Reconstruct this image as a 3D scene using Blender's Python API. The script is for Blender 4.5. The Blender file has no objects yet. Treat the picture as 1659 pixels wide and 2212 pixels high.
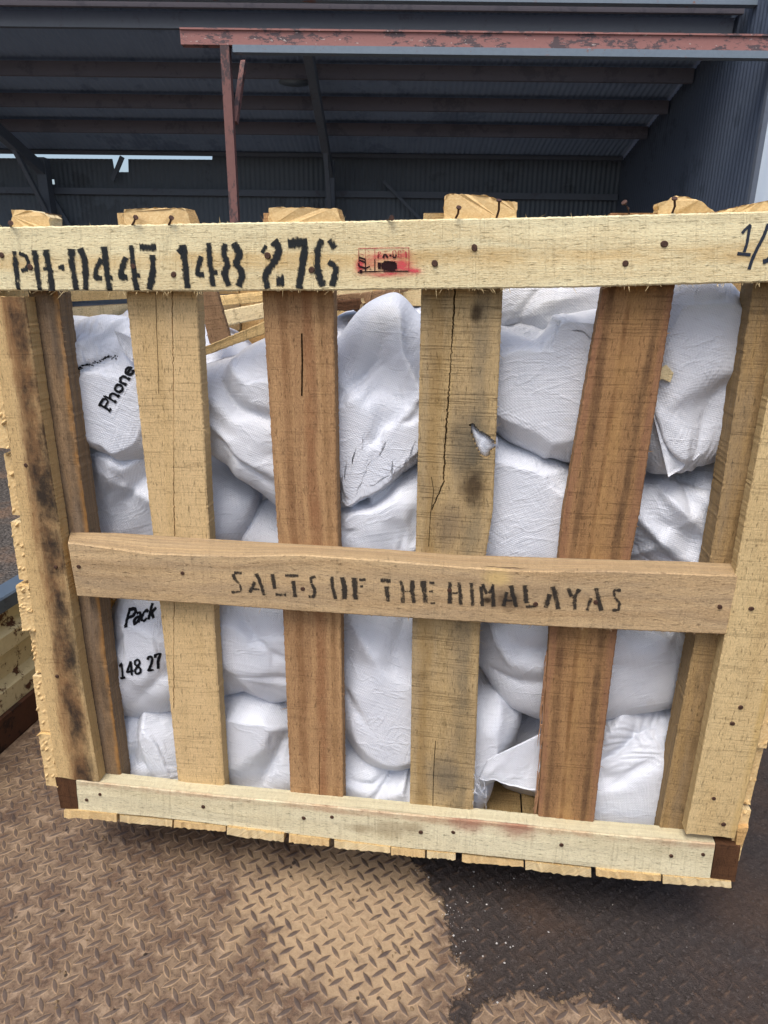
import bpy, math, random
import numpy as np
from mathutils import Vector, Matrix
from mathutils.bvhtree import BVHTree

# ------------------------------------------------------------------ camera, sky, sun, exposure
F = 1475.0; CX, CY = 829.5, 1106.0            # focal length and centre on a 1659 x 2212 frame
BED = 1.0                                      # top of the truck bed above the ground
CAMZ = BED + 1.06
_up = np.array([50., 4344., 1475.]); _up /= np.linalg.norm(_up)
_yc = np.array([0, 0, -1.]); _yc = _yc - _yc.dot(_up) * _up; _yc /= np.linalg.norm(_yc)
_xc = np.cross(_yc, _up)
CW = np.array([_xc, _yc, _up])

scn = bpy.context.scene
cam_d = bpy.data.cameras.new("camera")
cam_d.sensor_fit = 'VERTICAL'; cam_d.sensor_height = 36.0; cam_d.sensor_width = 27.0
cam_d.lens = 36.0 * F / 2212.0
cam_d.clip_start = 0.02; cam_d.clip_end = 2000
cam = bpy.data.objects.new("camera", cam_d)
scn.collection.objects.link(cam)
m = Matrix([[CW[i][j] for j in range(3)] for i in range(3)]).to_4x4()
m.translation = (0, 0, CAMZ)
cam.matrix_world = m
scn.camera = cam

SUN_EL, SUN_AZ = math.radians(63), math.radians(205)     # azimuth measured clockwise from +Y
world = bpy.data.worlds.new("World"); scn.world = world
world.use_nodes = True
wn = world.node_tree.nodes; wl = world.node_tree.links
bg = wn.get("Background") or wn.new("ShaderNodeBackground")
sky = wn.new("ShaderNodeTexSky"); sky.sky_type = 'NISHITA'; sky.sun_disc = False
sky.sun_elevation = SUN_EL; sky.sun_rotation = SUN_AZ
sky.dust_density = 4.0; sky.air_density = 1.0; sky.ozone_density = 1.0
wl.new(sky.outputs[0], bg.inputs[0]); bg.inputs[1].default_value = 0.145
sd = bpy.data.lights.new("sun", 'SUN'); sd.energy = 1.5; sd.angle = math.radians(30)
sd.color = (1.0, 0.98, 0.95)
sun = bpy.data.objects.new("sun", sd); scn.collection.objects.link(sun)
dirv = Vector((math.sin(SUN_AZ) * math.cos(SUN_EL), math.cos(SUN_AZ) * math.cos(SUN_EL), math.sin(SUN_EL)))
sun.rotation_euler = dirv.to_track_quat('Z', 'Y').to_euler()
scn.view_settings.view_transform = 'Standard'
scn.view_settings.look = 'None'
scn.view_settings.gamma = 1.0
scn.view_settings.exposure = 0.52
scn.cycles.max_bounces = 8

random.seed(7); rng = np.random.default_rng(11)
col = scn.collection

# ------------------------------------------------------------------ photo geometry helpers
YAW = math.radians(8.3); DIST = 0.95; CB = 0.97       # crate yaw, distance, its underside below the eye
E1 = np.array([math.cos(YAW), -math.sin(YAW), 0]); NN = np.array([math.sin(YAW), math.cos(YAW), 0])
PD = DIST * NN[1]
def ray(x, y): return CW @ np.array([x - CX, -(y - CY), -F])
def C(x, y, w=0.0):
    """point of the crate (u right, w into the crate, z above its underside) seen at x, y"""
    r = ray(x, y); q = r * ((PD + w) / NN.dot(r))
    return np.array([E1.dot(q), w, q[2] + CB])
CRATE_M = Matrix(((E1[0], NN[0], 0, NN[0] * PD), (E1[1], NN[1], 0, NN[1] * PD), (0, 0, 1, CAMZ - CB), (0, 0, 0, 1)))
def to_world(P):
    P = np.asarray(P, float)
    return np.outer(P[:, 0], E1) + np.outer(P[:, 1] + PD, NN) + np.outer(P[:, 2] + CAMZ - CB, [0, 0, 1.])

# ------------------------------------------------------------------ object helpers
def tag(o, label=None, cat=None, group=None, kind=None):
    if label: o["label"] = label
    if cat: o["category"] = cat
    if group: o["group"] = group
    if kind: o["kind"] = kind
    return o
def empty(name, loc=(0, 0, 0), rz=0.0):
    o = bpy.data.objects.new(name, None); o.empty_display_size = .05
    o.location = loc; o.rotation_euler = (0, 0, rz); col.objects.link(o); return o
def mesh_obj(name, verts, faces, mat, parent=None, uv=None, smooth=False, attrs=None):
    me = bpy.data.meshes.new(name)
    verts = np.asarray(verts, float)
    me.from_pydata(verts.tolist(), [], faces if isinstance(faces, list) else faces.tolist())
    if uv is not None:
        uv = np.asarray(uv, float)
        lay = me.uv_layers.new(name="uv")
        idx = np.empty(len(me.loops), int); me.loops.foreach_get("vertex_index", idx)
        lay.data.foreach_set("uv", uv[idx].ravel())
    for an, av in (attrs or {}).items():
        a = me.attributes.new(an, 'FLOAT', 'POINT'); a.data.foreach_set("value", np.asarray(av, float))
    if smooth: me.polygons.foreach_set("use_smooth", [True] * len(me.polygons))
    me.update()
    if mat: me.materials.append(mat)
    o = bpy.data.objects.new(name, me); col.objects.link(o)
    if parent: o.parent = parent
    return o
class MB:
    def __init__(s): s.v = []; s.f = []
    def box(s, x0, x1, y0, y1, z0, z1):
        b = len(s.v)
        s.v += [(x0, y0, z0), (x1, y0, z0), (x1, y1, z0), (x0, y1, z0), (x0, y0, z1), (x1, y0, z1), (x1, y1, z1), (x0, y1, z1)]
        s.f += [[b + i for i in q] for q in ((0, 3, 2, 1), (4, 5, 6, 7), (0, 1, 5, 4), (1, 2, 6, 5), (2, 3, 7, 6), (3, 0, 4, 7))]
        return s
    def bar(s, p, q, w, h, up=(0, 0, 1)):
        p = Vector(p); q = Vector(q); d = (q - p).normalized(); a = d.cross(Vector(up)).normalized(); c = a.cross(d)
        b = len(s.v)
        for e in (p, q):
            for i, j in ((-1, -1), (1, -1), (1, 1), (-1, 1)): s.v.append(tuple(e + a * (i * w / 2) + c * (j * h / 2)))
        s.f += [[b + i for i in k] for k in ((3, 2, 1, 0), (4, 5, 6, 7), (0, 1, 5, 4), (1, 2, 6, 5), (2, 3, 7, 6), (3, 0, 4, 7))]
        return s
    def tube(s, pts, rad, n=8):
        b = len(s.v); k = len(pts)
        for i, p in enumerate(pts):
            p = Vector(p); d = (Vector(pts[min(i + 1, k - 1)]) - Vector(pts[max(i - 1, 0)])).normalized()
            a = d.orthogonal().normalized(); c = d.cross(a)
            r = rad[i] if hasattr(rad, '__len__') else rad
            for j in range(n):
                t = 2 * math.pi * j / n; s.v.append(tuple(p + a * (r * math.cos(t)) + c * (r * math.sin(t))))
        for i in range(k - 1):
            for j in range(n): s.f.append([b + i * n + j, b + i * n + (j + 1) % n, b + (i + 1) * n + (j + 1) % n, b + (i + 1) * n + j])
        s.f.append([b + j for j in range(n)][::-1]); s.f.append([b + (k - 1) * n + j for j in range(n)])
        return s
    def build(s, name, mat, parent=None, smooth=False):
        return mesh_obj(name, s.v, s.f, mat, parent, smooth=smooth)

def vnoise(P, seed=0):
    """smooth value noise in 3D, about -1..1"""
    P = np.asarray(P, float) + seed * 17.31
    i = np.floor(P).astype(np.int64); f = P - i; f = f * f * (3 - 2 * f)
    def h(a):
        n = (a[:, 0] * 374761393 + a[:, 1] * 668265263 + a[:, 2] * 2147483647 + seed * 1013) & 0x7fffffff
        n = ((n ^ (n >> 13)) * 1274126177) & 0x7fffffff
        n = n ^ (n >> 16)
        return (n & 0xffff) / 32767.5 - 1
    r = 0
    for dx in (0, 1):
        for dy in (0, 1):
            for dz in (0, 1):
                wgt = (f[:, 0] if dx else 1 - f[:, 0]) * (f[:, 1] if dy else 1 - f[:, 1]) * (f[:, 2] if dz else 1 - f[:, 2])
                r = r + wgt * h(i + np.array([dx, dy, dz]))
    return r

# ------------------------------------------------------------------ materials
def lin(h):
    h = h.lstrip('#'); c = [int(h[i:i + 2], 16) / 255 for i in (0, 2, 4)]
    return tuple([(x / 12.92 if x <= .04045 else ((x + .055) / 1.055) ** 2.4) for x in c] + [1.0])
lin0 = lin
class NT:
    def __init__(s, name):
        s.m = bpy.data.materials.new(name); s.m.use_nodes = True
        s.n = s.m.node_tree.nodes; s.l = s.m.node_tree.links; s.n.clear()
        s.out = s.n.new("ShaderNodeOutputMaterial"); s.b = s.n.new("ShaderNodeBsdfPrincipled")
        s.l.new(s.b.outputs[0], s.out.inputs[0])
    def put(s, sock, v):
        if hasattr(v, 'is_output') or isinstance(v, bpy.types.NodeSocket): s.l.new(v, sock)
        elif v is not None: sock.default_value = v
    def vec(s, kind='UV'):
        return s.n.new("ShaderNodeTexCoord").outputs[kind]
    def mapv(s, v, scale=(1, 1, 1), loc=(0, 0, 0), rot=(0, 0, 0)):
        k = s.n.new("ShaderNodeMapping"); s.l.new(v, k.inputs[0])
        k.inputs['Scale'].default_value = scale; k.inputs['Location'].default_value = loc; k.inputs['Rotation'].default_value = rot
        return k.outputs[0]
    def noise(s, v, scale=1, detail=3, rough=.55, dist=0):
        k = s.n.new("ShaderNodeTexNoise"); s.l.new(v, k.inputs['Vector'])
        k.inputs['Scale'].default_value = scale; k.inputs['Detail'].default_value = detail
        k.inputs['Roughness'].default_value = rough; k.inputs['Distortion'].default_value = dist
        return k.outputs['Fac']
    def wave(s, v, scale, dist=0, detail=2, dscale=1, direction='X'):
        k = s.n.new("ShaderNodeTexWave"); s.l.new(v, k.inputs['Vector']); k.bands_direction = direction
        k.inputs['Scale'].default_value = scale; k.inputs['Distortion'].default_value = dist
        k.inputs['Detail'].default_value = detail; k.inputs['Detail Scale'].default_value = dscale
        return k.outputs['Fac']
    def voro(s, v, scale, feature='F1', out='Distance', rnd=1.0):
        k = s.n.new("ShaderNodeTexVoronoi"); s.l.new(v, k.inputs['Vector']); k.feature = feature
        k.inputs['Scale'].default_value = scale; k.inputs['Randomness'].default_value = rnd
        return k.outputs[out]
    def rng(s, v, a, b, c=0, d=1, smooth=True):
        k = s.n.new("ShaderNodeMapRange"); k.interpolation_type = 'SMOOTHSTEP' if smooth else 'LINEAR'
        s.put(k.inputs[0], v)
        for i, x in enumerate((a, b, c, d)): k.inputs[i + 1].default_value = x
        return k.outputs[0]
    def math(s, op, a, b=0.0, clamp=False):
        k = s.n.new("ShaderNodeMath"); k.operation = op; k.use_clamp = clamp; s.put(k.inputs[0], a); s.put(k.inputs[1], b); return k.outputs[0]
    def mix(s, fac, a, b, mode='MIX'):
        k = s.n.new("ShaderNodeMix"); k.data_type = 'RGBA'; k.blend_type = mode
        s.put(k.inputs[0], fac); s.put(k.inputs[6], a); s.put(k.inputs[7], b); return k.outputs[2]
    def sep(s, v):
        k = s.n.new("ShaderNodeSeparateXYZ"); s.l.new(v, k.inputs[0]); return k.outputs
    def bump(s, h, strength=1.0, dist=.001, prev=None):
        k = s.n.new("ShaderNodeBump"); s.put(k.inputs['Height'], h)
        k.inputs['Strength'].default_value = strength; k.inputs['Distance'].default_value = dist
        if prev is not None: s.l.new(prev, k.inputs['Normal'])
        return k.outputs[0]
    def attr(s, name):
        k = s.n.new("ShaderNodeAttribute"); k.attribute_name = name; return k.outputs['Fac']
    def fin(s, color, rough=.7, normal=None, metal=0.0, spec=.3):
        s.put(s.b.inputs['Base Color'], color); s.put(s.b.inputs['Roughness'], rough)
        s.b.inputs['Metallic'].default_value = metal; s.b.inputs['Specular IOR Level'].default_value = spec
        if normal is not None: s.l.new(normal, s.b.inputs['Normal'])
        return s.m

def wood(name, light, dark, seed=0, saw=.35, rings=.6, grey=.0, dirt=.25, bands=(), knots=(), spots=0.0, red=None, ringscale=30, blotch=None):
    """sawn board; UV: u metres along, v metres across.  bands: (v, half width, colour, strength, break-up)"""
    def lin(h):
        c = lin0(h); return (min(.9, c[0] * 1.05), min(.88, c[1] * 1.16), min(.82, c[2] * 1.29), 1.0)
    t = NT(name); uv = t.vec('UV'); s = seed * 3.7
    base = t.mapv(uv, loc=(s, s * 1.3, 0))
    warp = t.noise(t.mapv(base, (2.5, 9, 1)), 1, 3)
    # slow tone change, annual ring streaks, fibres
    slow = t.noise(t.mapv(base, (2.0, 16, 1)), 1, 3, .6, .4)
    k = t.n.new("ShaderNodeCombineXYZ"); so = t.sep(base)
    t.put(k.inputs[0], t.math('MULTIPLY', so[0], 1.1)); t.put(k.inputs[1], t.math('ADD', t.math('MULTIPLY', so[1], ringscale), t.math('MULTIPLY', warp, 3.2)))
    ring = t.noise(k.outputs[0], 1.6, 5, .62)
    ring = t.rng(ring, .3, .72)
    fib = t.noise(t.mapv(base, (26, 900, 1)), 1, 4, .65)
    fib2 = t.noise(t.mapv(base, (160, 900, 1)), 1, 2, .6)
    c = t.mix(t.math('MULTIPLY', ring, rings), lin(light), lin(dark))
    c = t.mix(t.rng(slow, .38, .78, 0, .55), c, lin(dark))
    c = t.mix(t.rng(fib, .5, .82, 0, .45), c, tuple([x * .55 for x in lin(dark)[:3]] + [1]))
    # saw marks run across the board
    sw = t.noise(t.mapv(base, (480, 9, 1), rot=(0, 0, .03)), 1, 4, .7)
    sw2 = t.noise(t.mapv(base, (90, 10, 1), rot=(0, 0, .05)), 1, 2, .6)
    swz = t.math('MULTIPLY', t.rng(sw, .50, .66), t.rng(sw2, .3, .65))
    c = t.mix(t.math('MULTIPLY', t.rng(sw, .5, .34), saw * .5), c, tuple([min(.92, x * 1.25) for x in lin(light)[:3]] + [1]))
    c = t.mix(t.math('MULTIPLY', swz, saw), c, tuple([x * .36 for x in lin(dark)[:3]] + [1]))
    # fine fuzz of torn fibres, lighter and darker
    fz = t.noise(t.mapv(base, (260, 520, 1)), 1, 3, .75)
    c = t.mix(t.rng(fz, .50, .74, 0, .55), c, tuple([min(.92, x * 1.35) for x in lin(light)[:3]] + [1]), 'MIX')
    c = t.mix(t.rng(fz, .26, .48, .5, 0), c, tuple([x * .42 for x in lin(dark)[:3]] + [1]), 'MIX')
    pt = t.noise(t.mapv(base, (70, 320, 1), (7, 3, 0)), 1, 4, .75)
    c = t.mix(t.rng(pt, .52, .72, 0, .7), c, tuple([x * .35 for x in lin(dark)[:3]] + [1]), 'MIX')
    # weathering
    dn = t.noise(t.mapv(base, (14, 34, 1)), 1, 8, .78)
    c = t.mix(t.rng(dn, .5, .72, 0, dirt), c, tuple([x * .28 for x in lin(dark)[:3]] + [1]))
    if grey > 0: c = t.mix(t.rng(t.noise(t.mapv(base, (5, 30, 1)), 1, 5, .65), .35, .7, 0, grey), c, lin('#6f685f'))
    if blotch:
        c = t.mix(t.rng(t.noise(t.mapv(base, (7, 14, 1), (3, 5, 0)), 1, 5, .6), .55, .72, 0, blotch[1]), c, lin(blotch[0]))
    xyz = t.sep(uv)
    for (v, hw, colr, st, brk) in bands:
        wv = t.noise(t.mapv(base, (6, 40, 1), (v * 50, 2, 0)), 1, 5, .7)
        d = t.math('ABSOLUTE', t.math('SUBTRACT', t.math('ADD', xyz[1], t.math('MULTIPLY', t.math('SUBTRACT', wv, .5), hw * 2.2)), v))
        msk = t.rng(d, hw * .3, hw * 1.25, 1, 0)
        br = t.rng(t.noise(t.mapv(base, (14, 18, 1), (9, v * 70, 0)), 1, 5, .7), .5 - brk * .22, .5 + brk * .16)
        msk = t.math('MULTIPLY', msk, t.math('ADD', t.math('MULTIPLY', br, brk), 1 - brk))
        c = t.mix(t.math('MULTIPLY', msk, st), c, lin(colr))
    for (ku, kv, r, colr, st) in knots:
        kk = t.n.new("ShaderNodeCombineXYZ")
        t.put(kk.inputs[0], t.math('MULTIPLY', t.math('SUBTRACT', xyz[0], ku), .62)); t.put(kk.inputs[1], t.math('SUBTRACT', xyz[1], kv))
        ln = t.n.new("ShaderNodeVectorMath"); ln.operation = 'LENGTH'; t.l.new(kk.outputs[0], ln.inputs[0])
        dd = t.math('ADD', ln.outputs['Value'], t.math('MULTIPLY', t.math('SUBTRACT', t.noise(t.mapv(uv, (60, 60, 1)), 1, 4), .5), r * 1.1))
        c = t.mix(t.rng(dd, r * .25, r * 1.5, st, 0), c, lin(colr))
    if spots > 0:
        vd = t.voro(t.mapv(base, (38, 60, 1)), 1)
        c = t.mix(t.math('MULTIPLY', t.rng(vd, .03, .13, 1, 0), spots), c, lin('#3a2a1c'))
    h = t.math('ADD', t.math('MULTIPLY', fib, .55), t.math('MULTIPLY', fz, .5))
    h = t.math('SUBTRACT', h, t.math('MULTIPLY', swz, .9 * saw + .1)); h = t.math('SUBTRACT', h, t.math('MULTIPLY', t.rng(pt, .56, .76), .5))
    h = t.math('ADD', h, t.math('MULTIPLY', ring, .25))
    return t.fin(c, t.rng(fib2, 0, 1, .72, .9, False), t.bump(h, .9, .0016), spec=.2)

M = {}
M['rail_top'] = wood('pale_sawn_pine', '#e9d4a4', '#cfab74', 1, saw=.14, rings=.5, dirt=.12, ringscale=16, bands=((.005, .012, '#c4934c', .45, .6),))
M['rail_bot'] = wood('pale_bottom_rail_pine', '#e2cfa6', '#c4ac80', 2, saw=.18, rings=.4, dirt=.22, ringscale=18, bands=((-.032, .01, '#9a5a3a', .5, 1.0),),
                     knots=((.52, .005, .012, '#8a6f4c', .55), (.57, .0, .02, '#8a6f4c', .5), (.61, -.01, .012, '#8a6f4c', .5), (.78, -.03, .02, '#8c4030', .6), (.70, -.03, .02, '#8c4030', .6)))
M['rail_mid'] = wood('grey_brown_rail', '#caa678', '#9c7a54', 3, saw=.12, rings=.75, grey=.22, dirt=.3, ringscale=34,
                     knots=((.683, .004, .016, '#4a3526', .8), (.655, .006, .006, '#20140d', .9), (.667, -.03, .012, '#c9a56b', .9)))
M['slat1'] = wood('tan_slat', '#d2ad7a', '#b8925c', 4, saw=.27, rings=.25, dirt=.22, ringscale=14)
M['slat2'] = wood('brown_slat', '#b88c5e', '#8b6342', 5, saw=.18, rings=.75, dirt=.3, ringscale=40, bands=((-.02, .008, '#6e4426', .5, .6), (.012, .01, '#80482a', .4, .5), (.034, .006, '#6e4a2a', .4, .6)))
M['slat3'] = wood('weathered_tan_slat', '#bb9a6a', '#9c7a4b', 6, saw=.48, rings=.35, grey=.28, dirt=.55, ringscale=16, spots=.2,
                  bands=((-.032, .012, '#93703e', .5, .3), (.028, .014, '#5a5242', .5, 1.0)),
                  knots=((.30, .018, .03, '#45423a', .6), (.36, .026, .018, '#3c2a1a', .8), (.12, .02, .008, '#2a1c12', .8), (.05, -.02, .02, '#5c5246', .5), (.42, -.005, .024, '#5a483a', .5), (.86, .0, .025, '#5c5346', .6), (.07, .03, .02, '#5a4a3a', .5)))
M['slat4'] = wood('red_brown_slat', '#a57a4e', '#7e5838', 7, saw=.3, rings=.7, dirt=.3, ringscale=34,
                  bands=((-.031, .006, '#4a3022', .55, .6), (.027, .006, '#402c20', .6, .6), (-.045, .010, '#865644', .45, .3), (.044, .009, '#885a46', .45, .3), (0, .012, '#b88a52', .4, .8), (-.008, .004, '#60391f', .55, .8)))
M['post_l'] = wood('dark_weathered_post', '#a5835e', '#6f5339', 8, saw=.15, rings=.8, grey=.38, dirt=.6, ringscale=44, bands=((.020, .008, '#b07a40', .95, .8), (-.02, .012, '#453a30', .6, .8), (.012, .008, '#3a2e24', .6, .9)))
M['post_r'] = wood('brown_weathered_post', '#a88556', '#80613a', 9, saw=.3, rings=.55, grey=.3, dirt=.45, ringscale=24, bands=((-.032, .006, '#c2a066', .7, .2), (.008, .006, '#62482c', .5, .8)))
M['edge_l'] = wood('stained_corner_board', '#d3ae78', '#b68e5a', 10, saw=.2, rings=.35, dirt=.3, ringscale=16,
                   bands=((.010, .025, '#7a4f2f', .8, .2), (.018, .023, '#201c1a', .93, .95)))
M['edge_r'] = wood('tan_corner_board', '#d1b07c', '#b5905c', 11, saw=.26, rings=.35, dirt=.3, ringscale=20, spots=.5,
                   bands=((.035, .009, '#c29a58', .5, .5),), knots=((.92, -.022, .014, '#963c32', .7), (.94, .02, .012, '#96503c', .5)))
M['plank'] = wood('side_plank', '#dcb478', '#bd9050', 12, saw=.4, rings=.4, dirt=.2, ringscale=20)
M['plank2'] = wood('side_plank_pale', '#e2c594', '#c49c62', 13, saw=.3, rings=.4, dirt=.15, ringscale=20)
M['plank3'] = wood('back_plank', '#cfab74', '#aa834e', 14, saw=.4, rings=.5, dirt=.25, ringscale=26)
M['lid'] = wood('lid_board', '#d0a46a', '#a87842', 15, saw=.4, rings=.5, dirt=.3, ringscale=30)
M['bearer'] = wood('dark_bearer', '#5c3b24', '#3a2416', 16, saw=.3, rings=.6, dirt=.5, ringscale=40)
M['loose'] = wood('brown_loose_board', '#93704f', '#6b4c33', 17, saw=.5, rings=.5, dirt=.3, ringscale=30)
M['split'] = wood('split_wood', '#c99c70', '#96694a', 18, saw=.1, rings=.9, dirt=.35, ringscale=60)

t = NT('end_grain'); ob = t.vec('Object')
n1 = t.noise(t.mapv(ob, (300, 120, 500)), 1, 4, .7); n2 = t.noise(ob, 60, 3)
c = t.mix(t.rng(n1, .35, .7), lin('#cfae7a'), lin('#e0c592')); c = t.mix(t.rng(n2, .5, .75, 0, .25), c, lin('#8a6a48'))
M['endgrain'] = t.fin(c, .9, t.bump(n1, .4, .0005), spec=.15)

def ink(name, colr, dens=.5, scale=420, soft=.12, amax=1.0):
    t = NT(name); ob = t.vec('Object')
    n = t.noise(t.mapv(ob, (1, 1, .6)), scale, 3, .7); n2 = t.noise(t.mapv(ob, (1, 1, .5)), 45, 3, .6)
    a = t.math('ADD', t.math('MULTIPLY', n, 1.0), t.math('MULTIPLY', t.math('SUBTRACT', n2, .5), 1.0))
    a = t.math('ADD', a, t.math('MULTIPLY', t.rng(t.attr('mid'), 0, .75), .42))
    al = t.rng(a, 1.27 - dens - soft, 1.27 - dens + soft, 0, amax)
    t.fin(lin(colr), .8, spec=.15); t.put(t.b.inputs['Alpha'], al)
    return t.m
M['ink'] = ink('stencil_ink', '#25292c', .66, 330, .16, .93)
M['ink_faint'] = ink('worn_stencil_ink', '#302d2a', .58, 330, .20, .82)
M['ink_pen'] = ink('marker_ink', '#2b3340', .9, amax=.95)
M['ink_sack'] = ink('printed_sack_ink', '#15161a', .82, 260)
M['ink_red'] = ink('red_stamp_ink', '#b04048', .62, amax=.85)
M['ink_blk'] = ink('black_stamp_ink', '#2a1518', .85)
t = NT('red_smear'); ob = t.vec('Object')
n = t.noise(t.mapv(ob, (60, 60, 190)), 1, 4, .6)
t.fin(lin('#dc3f58'), .8, spec=.1)
t.put(t.b.inputs['Alpha'], t.math('MULTIPLY', t.rng(n, .25, .6, .25, 1), t.math('MULTIPLY', t.attr('fade'), 1.0)))
M['smear'] = t.m

t = NT('nail_head'); ob = t.vec('Object'); n = t.noise(ob, 300, 3)
M['nail'] = t.fin(t.mix(n, lin('#33251f'), lin('#6b4c3c')), .5, t.bump(n, .6, .001), metal=.5, spec=.5)
t = NT('crack_dark'); M['crack'] = t.fin(lin('#1a120c'), 1, spec=0)

def metal(name, a, b, rust, amt=.5, scale=8, rough=.5, chip=None, stretch=(1, 1, 1)):
    t = NT(name); ob = t.mapv(t.vec('Object'), stretch)
    n = t.noise(ob, scale, 6, .7); n2 = t.noise(ob, scale * 6, 4, .65)
    c = t.mix(n2, lin(a), lin(b))
    mm = t.rng(t.math('ADD', t.math('MULTIPLY', n, .75), t.math('MULTIPLY', n2, .25)), .62 - amt * .2, .68 - amt * .2)
    c = t.mix(mm, c, lin(rust))
    if chip: c = t.mix(t.rng(t.noise(ob, scale * 3, 3, .6), .66, .69), c, lin(chip))
    return t.fin(c, rough, t.bump(t.math('ADD', mm, n2), .4, .0008), spec=.4)
M['cream'] = metal('chipped_cream_paint', '#cfc6a2', '#b3aa86', '#4a2c1c', .5, 14, .5)
M['rustbar'] = metal('rusty_steel', '#3a2419', '#55331f', '#2a1a12', .5, 12, .8)
M['bluerail'] = metal('blue_grey_rail', '#52606e', '#465361', '#3a444f', .2, 6, .45)
M['redpost'] = metal('brown_rusted_post', '#86605a', '#6f4f4a', '#4e4142', .5, 6, .8, None, (1, 1, .6))
M['redbeam'] = metal('red_oxide_beam', '#a3736c', '#8f645e', '#5a4c4e', .58, 5, .7, '#b9a8a0', (1, 1, 2.5))
M['galv'] = metal('galvanised_channel', '#7e8c97', '#6b7884', '#87604f', .2, 5, .5)
M['purlin'] = metal('haze_paled_purlin', '#6e6b74', '#65636d', '#5c5c66', .5, 3, .8)  # paled towards the roof sheets, painting the shed's haze into the colour
M['steel_hazed'] = metal('haze_paled_steel', '#646c78', '#5a626e', '#585c66', .3, 3, .8)  # frame steel lightened in colour to stand in for the hazy veil
M['sidesheet'] = metal('dark_side_sheet', '#525c6c', '#4a5464', '#424c5a', .4, 1.2, .6)
M['wallsheet'] = metal('grey_wall_sheet', '#59636e', '#505a65', '#485059', .4, 1.2, .55)
M['roofsheet'] = metal('blue_grey_roof_sheet', '#8a9db8', '#7d90ac', '#72849f', .4, .8, .5)
M['whitesheet'] = metal('white_wall_sheet', '#cfdbe6', '#c3d0dd', '#b4c2cf', .2, 1.5, .5)

t = NT('gravel_ground'); ob = t.vec('Object')
v = t.voro(ob, 38); n = t.noise(ob, 9, 5, .65); v2 = t.voro(ob, 38, 'F1', 'Color')
c = t.mix(n, lin('#55504a'), lin('#77706a')); c = t.mix(t.rng(v, .1, .6, 0, .6), c, lin('#35322f'))
c = t.mix(t.rng(t.noise(ob, 1.1, 4), .5, .66, 0, .6), c, lin('#8a6b52'))
M['gravel'] = t.fin(c, .95, t.bump(v, 1, .02), spec=.1)

# woven polypropylene
def sackmat(name, a, b, seed=0, stain=.25):
    t = NT(name); uv = t.mapv(t.vec('UV'), loc=(seed * 1.7, seed, 0)); ob = t.vec('Object')
    so = t.sep(uv)
    wx = t.math('SINE', t.math('MULTIPLY', so[0], 2 * math.pi / .0040)); wy = t.math('SINE', t.math('MULTIPLY', so[1], 2 * math.pi / .0040))
    weave = t.math('MULTIPLY', wx, wy)
    tape = t.noise(t.mapv(uv, (14, 260, 1)), 1, 3, .7); tape2 = t.noise(t.mapv(uv, (260, 14, 1)), 1, 3, .7)
    crease = t.noise(t.mapv(uv, (28, 28, 1)), 1, 5, .6, 1.2)
    cr2 = t.math('ABSOLUTE', t.math('SUBTRACT', t.noise(t.mapv(uv, (9, 16, 1)), 1, 2, .5, 1.3), .5))
    cr3 = t.math('ABSOLUTE', t.math('SUBTRACT', t.noise(t.mapv(uv, (34, 17, 1), (5, 3, 0)), 1, 3, .55, .9), .5))
    cmask = t.rng(t.noise(t.mapv(uv, (8, 8, 1), (2, 9, 0)), 1, 2), .42, .6)
    n = t.noise(ob, 9, 5, .65)
    c = t.mix(t.rng(n, .3, .7), lin(a), lin(b))
    c = t.mix(t.rng(weave, -.2, 1, 0, .16), c, lin('#8d93a0'))
    c = t.mix(t.rng(t.noise(ob, 16, 6, .7), .60, .78, 0, stain), c, lin('#a89a84'))
    c = t.mix(t.rng(t.voro(t.mapv(ob, (1, 1, 1)), 60), .02, .05, .5, 0), c, lin('#7a6a58'))
    h = t.math('ADD', t.math('MULTIPLY', weave, .22), t.math('ADD', t.math('MULTIPLY', tape, 1.3), t.math('MULTIPLY', tape2, 1.3)))
    nb = t.bump(h, .8, .0011)
    nb = t.bump(t.math('ADD', t.math('MULTIPLY', crease, .45), t.math('ADD', t.rng(cr2, 0, .05, .30, 0), t.math('MULTIPLY', t.rng(cr3, 0, .10, .30, 0), cmask))), .38, .0035, nb)
    m_ = t.fin(c, .42, nb, spec=.38)
    t.b.inputs['Transmission Weight'].default_value = 0
    t.b.inputs['Subsurface Weight'].default_value = 0.0
    return m_
M['sackA'] = sackmat('white_woven_plastic', '#dcdfe6', '#d0d4dd', 1, .18)
M['sackB'] = sackmat('dusty_woven_plastic', '#dadce1', '#cbced5', 2, .45)
M['sackC'] = sackmat('white_woven_plastic_clean', '#dcdfe6', '#cfd3db', 3, .12)

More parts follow.
